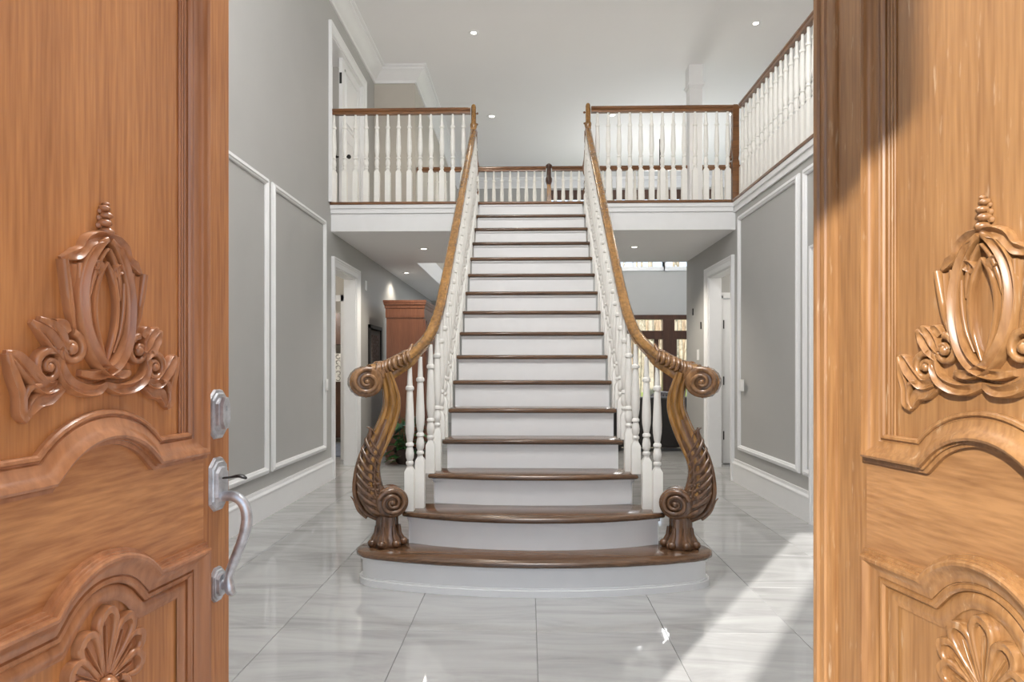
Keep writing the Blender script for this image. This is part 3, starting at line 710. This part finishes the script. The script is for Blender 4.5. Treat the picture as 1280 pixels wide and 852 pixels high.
    mb.loft([c(q, UZ), c(q, UZ+.33), c(q*.72, UZ+.35), c(q*.72, UZ+.37), c(q*.95, UZ+.40), c(q*.95, UZ+.80), c(q*.8, UZ+.83)]); 
    mb.lathe([(.028, .80), (.038, .84), (.038, .86), (.028, .88), (.027, 1.05), (.022, 1.07), (.010, 1.08)], 12, (-.626, 7.10, UZ))
    tn = bld(mb, 'top_newel', M['rail'], R, 40)
    mb = MB()
    for s in (1,):
        mb.tube(smooth_path([(-.592, 7.10, UZ+.28), (-.580, 7.10, UZ+.34), (-.574, 7.10, UZ+.40), (-.584, 7.10, UZ+.47), (-.592, 7.10, UZ+.60), (-.590, 7.10, UZ+.78)], 3), [.004, .008, .012, .013, .013, .010, .008, .007, .007, .006, .006, .006, .006, .006, .005, .004], 7)
        mb.sphere((-.580, 7.10, UZ+.40), .016, 8, 6); mb.sphere((-.586, 7.10, UZ+.98), .013, 8, 6); mb.sphere((-.588, 7.10, UZ+.86), .012, 8, 6)
        mb.tube([(-.592, 7.10, UZ+.05), (-.582, 7.10, UZ+.12), (-.588, 7.10, UZ+.20), (-.593, 7.10, UZ+.26)], [.006, .012, .009, .004], 7)
    bld(mb, 'carved_bracket', M['rail_x'], tn, 60)
    return R
stair_railing(-1, 'left stair railing ending in a carved scroll newel with claw foot')
stair_railing(1, 'right stair railing ending in a carved scroll newel with claw foot')

# ================================================================== BALCONY RAILINGS
RT = 1.045
def straight_rail(mb, a, b, w=.062, h=.07):
    a, b = Vector(a), Vector(b); sweep_rail(mb, [a, b], lambda t: rail_section(w, h))
def carved_post(mb, x, y, side):
    q = .036; c = lambda a, z: [(x-a, y-a, z), (x+a, y-a, z), (x+a, y+a, z), (x-a, y+a, z)]
    mb.loft([c(q, UZ+.004), c(q, UZ+.42), c(q*.8, UZ+.45), c(q*.95, UZ+.50), c(q*.95, UZ+1.02), c(q*.6, UZ+1.045)])
    mb.tube(smooth_path([(x+side*.036, y, UZ+.30), (x+side*.05, y, UZ+.38), (x+side*.060, y, UZ+.44), (x+side*.048, y, UZ+.52), (x+side*.036, y, UZ+.66)], 3), [.004, .008, .012, .014, .016, .016, .014, .012, .010, .008, .006, .005, .004], 7)
    mb.sphere((x+side*.05, y, UZ+.455), .018, 8, 6)
bz = RT-.075
def railing(label, segs, mat, group=None, posts=()):
    R = empty('balcony_railing', segs[0][0]+(UZ,)); tag(R, label, 'railing', 'upstairs balcony railings'); o = Vector(segs[0][0]+(UZ,))
    mb = MB()
    for a, b, n, f0, f1 in segs: straight_rail(mb, Vector(a+(UZ+RT-.035,))-o, Vector(b+(UZ+RT-.035,))-o)
    mb.build('top_rail', mat, R, 45)
    for a, b, n, f0, f1 in segs:
        for i in range(n):
            t = f0+(f1-f0)*i/(n-1); p = Vector(a).lerp(Vector(b), t)
            link('baluster', baluster_mesh(bz), R, Vector((p.x, p.y, UZ+.004))-o)
    for x, y, s in posts:
        mb = MB(); carved_post(mb, x, y, s); mb.xf(lambda p: p-o); mb.build('newel_post', M['rail_x'], R, 50)
    return R
railing('left balcony railing between the left wall and the stair top', [((-2.195, 7.10), (-.66, 7.10), 13, .017, .95)], M['rail_x'])
railing('right balcony railing between the stair top and the corner newel', [((.66, 7.10), (2.21, 7.10), 13, .045, .955)], M['rail_x'], posts=((2.22, 7.10, -1),))
railing('long gallery railing running over the right wall toward the entrance', [((2.262, 7.02), (2.262, 3.2), 33, .01, .985)], M['rail_x'])
far = railing('far railing at the back of the bridge facing the great room', [((-1.61, 9.20), (.225, 9.20), 16, .03, .975), ((.31, 9.20), (2.21, 9.20), 17, .025, .97), ((2.42, 9.20), (3.79, 9.20), 12, .03, .97)], M['rail_x'])
mb = MB(); q = .036; c = lambda a, z: [(-a, -a, z), (a, -a, z), (a, a, z), (-a, a, z)]
mb.loft([c(q*.9, 0), c(q*.9, .62), c(q*.7, .80)]); pp_ = mb.build('newel_post', M['newel'], far, 40, loc=(.267+1.61, 0, 0)); pp_['label'] = 'turned dark wood newel post in the middle of the far railing'
MB().lathe([(.030, .78), (.046, .83), (.048, .87), (.032, .90), (.030, 1.01), (.044, 1.03), (.044, 1.06), (.02, 1.08)], 14).build('turned_cap', M['darkwood'], pp_, 40)

# ================================================================== DOORS (interior)
def panel_leaf(mb, w, h, t=.04, panels=((.12, .95), (1.08, 1.95))):
    mb.box(0, w, 0, t, 0, h)
    for z0, z1 in panels:
        z1 = min(z1, h-.12)
        for y, s in ((0, -1), (t, 1)):
            a, b = sorted((y, y+s*.008)); q = .10
            mb.box(q, w-q, a, b, z0, z0+.025); mb.box(q, w-q, a, b, z1-.025, z1); mb.box(q, q+.025, a, b, z0, z1); mb.box(w-q-.025, w-q, a, b, z0, z1)
            mb.box(q+.06, w-q-.06, a, b, z0+.06, z1-.06)
def knob(mb, x, y, z, s):
    mb.tube([(x, y, z), (x, y+s*.05, z)], [.010, .010], 8); mb.sphere((x, y+s*.062, z), .026, 10, 8); mb.tube([(x, y, z), (x, y+s*.006, z)], [.03, .03], 12)
# upstairs closet doors: far leaf shut, near leaf swung inward
d = empty('door_3', (XL-.07, 8.43, UZ+.01), -PI/2); tag(d, 'white panelled upstairs closet door standing shut', 'door', kind='structure')
mb = MB(); panel_leaf(mb, .80, 1.88); mb.build('leaf', M['white'], d, None)
mb = MB(); knob(mb, .74, 0.04, .70, 1); knob(mb, .74, 0, .70, -1); mb.box(.797, .803, .006, .034, 1.55, 1.68); mb.build('door_knob', M['black'], d, 50)
d = empty('door_4', (XL-.12, 7.14, UZ+.01), math.radians(172)); tag(d, 'white upstairs closet door swung open into the dark closet', 'door', kind='structure')
mb = MB(); panel_leaf(mb, .42, 1.88); mb.build('leaf', M['white'], d, None)
mb = MB(); knob(mb, .37, 0, .93, -1); mb.build('door_knob', M['black'], d, 50)
# closet door on right wall, nearest the entrance
d = empty('door_5', (XR-.008, 5.06, .01), -PI/2); tag(d, 'white closet door on the right wall beside the sunlit leaf', 'door', kind='structure')
mb = MB(); panel_leaf(mb, .80, 2.06, .004); mb.build('leaf', M['white'], d, None)
mb = MB()
for z in (.25, 1.05, 1.85): mb.tube([(.0, -.012, z), (.0, -.012, z+.1)], .009, 8)
mb.build('hinge', M['bronze'], d, 40)
# side hall seen through the right doorway
struct('wall_side_hall', MB().box(XR+.15, 3.8, 8.36, 8.46, 2.13, SZ).box(XR+.15, 2.42, 8.36, 8.46, 0, 2.13).box(3.3, 3.8, 8.36, 8.46, 0, 2.13).box(3.7, 3.8, 7.0, 8.36, 0, SZ).box(XR+.15, 3.8, 6.9, 7.0, 0, SZ), M['wall'], 'grey wall of the side hall behind the right doorway', 'wall')
m = MB().box(2.40, 2.46, 8.335, 8.36, 0, 2.15).box(2.40, 3.3, 8.335, 8.36, 2.12, 2.19); struct('trim_14', m, M['white'], 'white door casing inside the right side hall', 'door casing')
d = empty('door_6', (2.47, 8.37, .01)); tag(d, 'white door with black hinges seen through the right doorway', 'door', kind='structure')
mb = MB(); panel_leaf(mb, .80, 2.10); mb.build('leaf', M['white'], d, None)
for z in (.30, 1.0, 1.72): MB().box(-.012, .012, -.014, 0, z, z+.11).build('hinge', M['black'], d, None)
# side room seen through the left doorway
sr = MB(); sr.box(-4.2, XL-.15, 6.9, 7.0, 0, SZ); sr.box(-4.2, -4.1, 7.0, 12.2, 0, SZ); sr.box(-4.2, XL-.15, 12.1, 12.2, 0, SZ); sr.box(-4.1, XL-.15, 8.62, 8.70, 2.17, SZ); sr.box(-2.46, XL-.15, 8.62, 8.70, 0, 2.17); sr.box(-4.1, -3.4, 8.62, 8.70, 0, 2.17)
struct('wall_side_room', sr, M['beige'], 'beige walls of the side room behind the left doorway', 'wall')
struct('ceiling_side', MB().box(-4.2, XL-.15, 6.9, 12.2, SZ, SZ+.1).box(XR+.151, 3.8, 6.9, 8.46, SZ-.05, SZ-.002), M['ceil'], 'low ceilings of the two side rooms', 'ceiling')
m = MB().box(-2.53, -2.45, 8.59, 8.625, 0, 2.20).box(-3.4, -2.45, 8.59, 8.625, 2.12, 2.20); struct('trim_15', m, M['white'], 'white inner door casing with hinges seen through the left doorway', 'door casing')
for k, z in enumerate((.40, 1.10, 1.80)): pass
d = empty('door_7', (-2.50, 8.66, .01), math.radians(88)); tag(d, 'white door edge with dark hinges inside the left side room', 'door', kind='structure')
mb = MB(); panel_leaf(mb, .8, 2.08); mb.build('leaf', M['white'], d, None)
for z in (.30, 1.04, 1.72): MB().box(-.06, -.035, .0, .02, z, z+.12).build('hinge', M['black'], d, None)
cr = empty('cabinet_hutch', (-3.22, 10.6, 0)); tag(cr, 'dark wooden hutch glimpsed through the left doorway', 'hutch')
MB().box(-.6, .6, 0, .5, .08, .95).box(-.63, .63, -.02, .52, .95, 1.0).build('base', M['darkwood'], cr, None)
MB().box(-.58, .58, .2, .5, 1.62, 2.15).build('upper_shelf', M['darkwood'], cr, None)
MB().box(-.6, -.56, .2, .5, 1.0, 1.62).box(.56, .6, .2, .5, 1.0, 1.62).build('side_post', M['darkwood'], cr, None)
for s in (-1, 1):
    for y in (.05, .45): MB().lathe([(.03, 0), (.04, .05), (.03, .08)], 8, (s*.5, y, 0)).build('leg', M['darkwood'], cr)
pn = empty('relief_panel', (-3.30, 10.55, 1.002)); tag(pn, 'white relief panel with leafy scrolls on the dark hutch', 'panel')
MB().box(-.3, .42, .0, .03, 0, .46).build('board', M['curtain'], pn, None)
mb = MB()
for k in range(7):
    for i in range(5):
        a = k*.9+i; cx_, cz_ = -.24+.1*k, .05+.09*i; mb.tube([(cx_+.035*math.cos(a+t*.9), -.004, cz_+.035*math.sin(a+t*.9)) for t in range(6)], .008, 5)
mb.build('scrolls', M['mat'], pn, 60)
tag(MB().box(-3.9, -2.55, 8.9, 10.4, .001, .012).build('rug', M['rug'], None, None), 'blue grey rug on the floor of the left side room', 'rug')

# ================================================================== PASSAGE AND GREAT ROOM OBJECTS
ar = empty('armoire', (-1.93, 8.66, 0)); tag(ar, 'tall cherry wood armoire with crown moulding under the bridge', 'armoire')
MB().box(0, .50, 0, 1.15, .10, 2.02).build('body', M['cabinet'], ar, None)
bevel(MB().box(-.015, .515, -.015, 1.165, 0, .10).build('plinth', M['cabinet'], ar, None))
mb = MB(); pr_ = [(0, 1.90), (.010, 1.90), (.012, 1.93), (.012, 2.02), (.020, 2.03), (.022, 2.06), (.034, 2.08), (.034, 2.10), (.040, 2.105), (.040, 2.135), (0, 2.135)]
corner = lambda p, z: [(-p, -p, z), (.50+p, -p, z), (.50+p, 1.15+p, z), (-p, 1.15+p, z)]
mb.loft([corner(p, z) for p, z in pr_]); mb.build('crown', M['cabinet'], ar, None)
for k in range(2):
    dd = MB().box(.50, .522, .02+.56*k, .57+.56*k, .14, 1.88).box(.522, .53, .08+.56*k, .10+.56*k, .22, 1.86).box(.522, .53, .49+.56*k, .51+.56*k, .22, 1.86).box(.522, .53, .08+.56*k, .51+.56*k, .22, .25).box(.522, .53, .08+.56*k, .51+.56*k, 1.83, 1.86).build('door', M['cabinet'], ar, None)
    kb = MB().sphere((.545, .54+.07*k, 1.05), .016).build('knob', M['bronze'], dd)
pt = empty('potted_plant', (-1.60, 8.30, 0)); tag(pt, 'leafy green potted plant standing in front of the armoire', 'plant')
MB().lathe([(.10, 0), (.13, .03), (.15, .16), (.16, .20), (.145, .20), (.14, .17), (.0, .17)], 18).build('pot', M['pot'], pt)
MB().lathe([(.0, .165), (.138, .172), (.0, .178)], 14).build('soil', M['soil'], pt)
rnd = random.Random(3)
def leaf_mesh(mb, base, dirv, L, Wl, droop):
    d = Vector(dirv).normalized(); s = d.cross(Vector((0, 0, 1)));
    if s.length < .1: s = Vector((1, 0, 0))
    s.normalize(); n = s.cross(d); V = []; F_ = []
    for i in range(5):
        t = i/4; w = Wl*math.sin(PI*(.08+.90*t))*(1-.25*t); c = Vector(base)+d*(L*t)+Vector((0, 0, -droop*t*t)); V += [c-s*w, c-n*w*.25, c+s*w]
    for i in range(4):
        for j in range(2): a = i*3+j; F_.append((a, a+1, a+4, a+3))
    mb.add(V, F_)
for k in range(120):
    a = rnd.uniform(0, 2*PI); r = rnd.uniform(.04, .24); z = rnd.uniform(.06, .62)
    base = (r*math.cos(a), r*math.sin(a)*.8, z); mb = MB()
    leaf_mesh(mb, base, (math.cos(a+rnd.uniform(-.6, .6)), math.sin(a+rnd.uniform(-.6, .6)), rnd.uniform(-.2, .7)), rnd.uniform(.11, .19), rnd.uniform(.032, .052), rnd.uniform(.02, .08))
    mb.build('leaf', M['leaf'] if rnd.random() < .7 else M['leaf2'], pt, 60)
mb = MB()
for k in range(10):
    a = 2*PI*k/10; mb.tube([(.03*math.cos(a), .03*math.sin(a), .17), (.08*math.cos(a), .08*math.sin(a), .38), (.14*math.cos(a+.3), .14*math.sin(a+.3), .58)], .006, 5)
mb.build('stems', M['leaf'], pt)
pc = empty('framed_picture', (XL+.001, 9.10, 1.20)); tag(pc, 'black framed picture hanging on the left passage wall beside the armoire', 'picture')
MB().box(0, .03, -.36, -.31, 0, .62).box(0, .03, .31, .36, 0, .62).box(0, .03, -.36, .36, 0, .05).box(0, .03, -.36, .36, .57, .62).build('frame', M['frame'], pc, None)
MB().box(0, .012, -.31, .31, .05, .57).build('mat', M['mat'], pc, None)
am, t, p = new_mat('landscape print'); n_ = t.nodes.new('ShaderNodeTexNoise'); n_.inputs['Scale'].default_value = 9; r_ = t.nodes.new('ShaderNodeValToRGB')
e = r_.color_ramp.elements; e[0].position = .35; e[0].color = lin((88, 62, 54)); e[1].position = .65; e[1].color = lin((150, 132, 124)); t.links.new(n_.outputs['Fac'], r_.inputs[0]); t.links.new(r_.outputs[0], p.inputs['Base Color'])
MB().box(.012, .014, -.22, .22, .13, .49).build('print', am, pc, None)
# sofa seen from behind
so = empty('sofa', (2.35, 9.55, 0)); tag(so, 'black leather sofa seen from behind through the right balusters', 'sofa')
bevel(MB().box(-1.0, 1.0, 0, .22, .06, .80).build('backrest', M['leather'], so, None), .03, 3)
bevel(MB().box(-1.0, 1.0, .20, .95, .06, .42).build('seat', M['leather'], so, None), .02, 2)
for s in (-1, 1): bevel(MB().box(s*1.0-.11, s*1.0+.11, .02, .95, .06, .60).build('armrest', M['leather'], so, None), .03, 3)
for s in (-1, 1):
    for y in (.08, .88): MB().lathe([(.02, 0), (.03, .06)], 8, (s*.92, y, 0)).build('leg', M['darkwood'], so)
pm, t, p = new_mat('lattice fabric'); ck = t.nodes.new('ShaderNodeTexChecker'); ck.inputs['Scale'].default_value = 22; ck.inputs[1].default_value = lin((58, 56, 60)); ck.inputs[2].default_value = lin((112, 110, 114)); t.links.new(ck.outputs[0], p.inputs['Base Color'])
pw = MB(); pw.sphere((0, 0, 0), .25, 14, 8, (1.1, .35, .9)); o = pw.build('throw_pillow', pm); o.location = (2.02, 9.90, .665); o.rotation_euler = (.25, .1, .1); tag(o, 'dark patterned throw pillow showing over the black sofa back', 'pillow')
# great room back doors
bd = empty('door_8', (1.9, YB, 0)); tag(bd, 'dark wooden glazed patio doors with a transom at the back', 'patio door', kind='structure')
MB().box(0, 2.3, -.05, .12, 2.30, 2.40).build('head_frame', M['darkwood'], bd, None)
MB().box(.101, 2.199, -.045, .115, 1.86, 2.05).build('transom_bar', M['darkwood'], bd, None)
for x in (0, 1.06, 2.2): MB().box(x, x+(.26 if x == 1.06 else .1), -.052, .122, 0, 2.299).build('post', M['darkwood'], bd, None)
for x in (.10, 1.32):
    ff = MB().box(x, x+.06, 0, .06, .02, 1.86).box(x+.78, x+.88, 0, .06, .02, 1.86).box(x, x+.88, 0, .06, .02, .2).build('sash', M['darkwood'], bd, None)
    MB().box(x+.06, x+.78, .025, .033, .2, 1.86).build('pane', M['glass'], ff, None)
    MB().box(x, x+.88, .025, .033, 2.05, 2.30).build('transom_pane', M['glass'], bd, None)
for i, (a, b, z0, z1) in enumerate(ops):
    w_ = empty('window_%d' % (i+1), (a, YB, z0)); tag(w_, ['narrow high window left of the great room centre', 'high white framed window above the patio doors', 'high white framed window right of the patio doors'][i], 'window', kind='structure')
    L_ = b-a; hh = z1-z0
    MB().box(-.06, 0, -.03, .05, -.06, hh+.05).box(L_, L_+.03, -.03, .05, -.06, hh+.05).box(-.06, L_+.03, -.05, .05, -.09, 0).build('window_frame', M['white'], w_, None)
    MB().box(0, L_, .04, .048, 0, hh).build('pane', M['glass'], w_, None)
    MB().box(0, L_, -.04, .0, hh-.17, hh+.04).build('blind', M['darkwood'], w_, None)
    MB().box(L_/2-.02, L_/2+.02, .02, .06, 0, hh).build('mullion', M['white'], w_, None)

# ================================================================== SMALL FIXTURES
def plate_thing(name, label, cat, x, y, z, sgn, w=.075, h=.12, rocker=True, mat='plastic'):
    o = empty(name, (x, y, z)); tag(o, label, cat)
    lo, hi = sorted((0, sgn*.007)); bevel(MB().box(lo, hi, -w/2, w/2, -h/2, h/2).build('cover_plate', M[mat], o, None), .002)
    if rocker:
        lo, hi = sorted((sgn*.007, sgn*.012))
        for k in ((-.25, .25) if w > .1 else (0,)): MB().box(lo, hi, k*w-.016, k*w+.016, -.033, .033).build('rocker', M[mat], o, None)
    return o
plate_thing('light_switch', 'white double light switch on the right moulding frame', 'switch', XR-.029, 6.78, 1.05, -1, .125)
plate_thing('light_switch', 'white light switch at the right edge of the left moulding frame', 'switch', XL+.029, 6.84, 1.05, 1, .08)
plate_thing('thermostat', 'small white thermostat on the grey wall beyond the right doorway', 'thermostat', XR, 8.62, 1.40, -1, .10, .14, False)
plate_thing('door_sensor', 'small white sensor box high beside the left doorway', 'sensor', XL, 8.62, 2.33, 1, .09, .13, False)
for y, z in ((8.88, 1.99), (8.47, 1.78)):
    o = MB().box(-.012, 0, -.012, .012, -.045, .045).build('wall_bracket', M['black'], None, None); o.location = (XR, y, z); tag(o, 'tiny black bracket on the right passage wall, %s' % ('the higher one' if z > 1.9 else 'the lower one'), 'bracket')
o = empty('outlet', (-1.85, 9.10, UZ+.62)); tag(o, 'white outlet plate on the upstairs wall behind the left railing', 'outlet')
MB().box(-.035, .035, -.008, 0, -.06, .06).build('cover_plate', M['plastic'], o, None); MB().box(-.015, .015, -.012, -.008, -.035, .035).build('socket', M['plastic'], o, None)
def downlight(x, y, z, label, power=6, r=.055):
    o = empty('downlight', (x, y, z)); tag(o, label, 'ceiling light', 'recessed ceiling lights')
    MB().lathe([(r*.62, -.001), (r*.66, -.006), (r*1.15, -.007), (r*1.22, -.001)], 20).build('trim_ring', M['white'], o)
    MB().lathe([(r*.62, -.0015), (r*.3, -.003), (.001, -.004)], 16).build('lamp_lens', M['glow'], o)
    l = bpy.data.lights.new('downlight_lamp', 'SPOT'); l.energy = power; l.spot_size = math.radians(135); l.spot_blend = .6; l.shadow_soft_size = .04; l.color = (1, .9, .76)
    lo = bpy.data.objects.new('downlight_lamp', l); COL.objects.link(lo); lo.parent = o; lo.location = (0, 0, -.03)
downlight(-.71, 8.12, CZ, 'recessed light in the high ceiling left of centre, nearest the foyer', 40)
downlight(2.75, 7.98, CZ, 'recessed light in the high ceiling above the right gallery', 40)
downlight(-.635, 10.83, CZ, 'recessed light in the far high ceiling just right of the left stair newel', 40, .07)
downlight(1.375, 10.83, CZ, 'recessed light in the far high ceiling behind the right balcony railing', 40, .07)
downlight(3.36, 10.83, CZ, 'recessed light in the far high ceiling beside the corner newel', 40, .07)
downlight(-1.34, 8.13, SZ, 'recessed light under the left half of the bridge, nearer one', 70)
downlight(-1.95, 10.2, SZ, 'recessed light in the low left passage ceiling, farther one', 25)
downlight(1.29, 8.07, SZ, 'recessed light under the right half of the bridge', 100)

# chandeliers added out of view to light the foyer and great room
def added_chandelier(x, y, z, power, label, n=5, R=.22):
    o = empty('added_chandelier', (x, y, z)); tag(o, label, 'added_chandelier')
    MB().lathe([(.012, CZ-z), (.012, .1), (.06, .05), (.09, -.05), (.03, -.15), (.045, -.2), (.0, -.24)], 12).build('stem', M['bronze'], o)
    for k in range(n):
        a = 2*PI*k/n; ca, sa = math.cos(a), math.sin(a)
        am_ = MB().tube(smooth_path([(.05*ca, .05*sa, -.05), (.25*ca, .25*sa, -.14), (R*ca, R*sa, .0)], 4), .009, 6).build('arm', M['bronze'], o)
        MB().lathe([(.012, 0), (.013, .08), (.006, .13), (.0, .15)], 8, (R*ca, R*sa, 0)).build('candle', M['candle'], am_)
    l = bpy.data.lights.new('chandelier_fill', 'POINT'); l.energy = power; l.shadow_soft_size = .45; l.color = (1, .99, .97)
    lo = bpy.data.objects.new('chandelier_fill', l); COL.objects.link(lo); lo.parent = o; lo.location = (0, 0, -.05)
added_chandelier(0, 2.5, 4.6, LAMP_POWER['foyer'], 'added bronze fixture hung unseen to light the foyer')
added_chandelier(2.4, 12.0, 3.75, LAMP_POWER['great'], 'added bronze fixture hung unseen to light the great room')
def added_lamp(x, y, z, power, label):  # lamps added out of sight to brighten side rooms and closet
    o = empty('added_lamp', (x, y, z)); tag(o, label, 'added fill lamp')
    MB().lathe([(.18, 0), (.20, -.03), (.16, -.08), (.08, -.11), (.0, -.12)], 18).build('shade', M['candle'], o)
    l = bpy.data.lights.new('room_fill', 'POINT'); l.energy = power; l.shadow_soft_size = .2; l.color = (1, .96, .9)
    lo = bpy.data.objects.new('room_fill', l); COL.objects.link(lo); lo.parent = o; lo.location = (0, 0, -.3)
added_lamp(-3.5, 7.6, SZ, 30, 'added unseen lamp brightening the left side room')
added_lamp(-3.85, 9.4, SZ, 60, 'added unseen lamp deep inside the left side room')
added_lamp(-3.2, 8.0, CZ, 14, 'added unseen lamp brightening the upstairs closet')
added_lamp(3.1, 7.6, SZ-.06, 14, 'added unseen lamp brightening the right side hall')

# ================================================================== OUTDOORS
struct('porch_floor', MB().box(-3.2, 3.2, -2.8, .37, -.2, -.012), M['stone'], 'stone floor of the front porch', 'porch floor')
struct('driveway', MB().box(-40, 40, -60, -2.8, -.6, -.3), M['drive'], 'pale gravel forecourt before the porch', 'driveway')
struct('lawn', MB().box(-40, 60, 14.7, 90, -.4, -.15), M['lawn'], 'winter lawn behind the house', 'lawn')
def porch_column(x, label):
    o = empty('porch_column', (x, -2.0, 0)); tag(o, label, 'column', 'porch columns', 'structure')
    MB().box(-.24, .24, -.24, .24, -.012, .14).build('plinth', M['white'], o, None)
    MB().lathe([(.21, .14), (.22, .18), (.19, .24), (.172, .28), (.172, 3.90)], 24).build('shaft', M['white'], o)
    MB().box(-.31, .31, -.31, .31, 3.90, 4.32).build('capital', M['white'], o, None)
porch_column(-1.865, 'white porch column left of the entrance')
porch_column(1.865, 'white porch column right of the entrance')
struct('sun_block_roof', MB().box(-3.0, 3.0, -2.4, .36, 5.2, 5.4).box(-6.0, 6.0, -2.4, -2.2, 4.32, 7.8), M['white'], 'unseen roof and wide beam added to block the sun', 'roof')  # unseen roof and beam, added to keep sun out of the upper opening
rt = random.Random(11)
for k in range(28):
    row, q = divmod(k, 7); y = 24+6*row+rt.uniform(-.6, .6); x = y*(.130+.0310*q)+rt.uniform(-.08, .08)+.25*row; h = rt.uniform(7, 10); r = rt.uniform(.07, .15)
    o = empty('tree', (x, y, -.16)); tag(o, 'bare winter tree in the woods beyond the patio doors', 'tree', 'bare trees behind the house')
    lx = rt.uniform(-.3, .3); MB().tube([(0, 0, 0), (lx*.3, 0, h*.4), (lx, .1, h)], [r, r*.75, r*.2], 7).build('trunk', M['bark'], o)
    mb = MB()
    for q in range(16):
        z = rt.uniform(.8, h*.9); a = rt.uniform(0, 2*PI); L = rt.uniform(.2, .36)+.0
        mb.tube([(lx*z/h, 0, z), (lx*z/h+L*.5*math.cos(a), L*.5*math.sin(a), z+L*.35), (lx*z/h+L*math.cos(a), L*math.sin(a), z+L*.9)], [r*.28, r*.18, .006], 5)
    mb.build('branches', M['bark'], o)
mb = MB()
for k in range(2600):
    y = rt.uniform(46, 54); x = y*rt.uniform(.08, .36); h = rt.uniform(1.0, 6.5); dx = rt.uniform(-.6, .6)
    w = rt.uniform(.02, .06); mb.loft([[(x-w, y, -.16), (x+w, y, -.16), (x, y+w, -.16)], [(x+dx-.008, y, h), (x+dx+.008, y, h), (x+dx, y+.008, h)]])
tag(mb.build('brush', M['brush'], None, None), 'tangle of brown winter brush at the edge of the woods', 'brush', kind='stuff')
tag(MB().loft([[(-30, 54, -.4), (60, 54, -.4), (60, 70, -.4), (-30, 70, -.4)], [(-30, 60, 9), (60, 60, 9), (60, 68, 9), (-30, 68, 9)]]).build('hillside', M['brush'], None, None), 'brown leaf covered hillside behind the woods', 'hill', kind='structure')
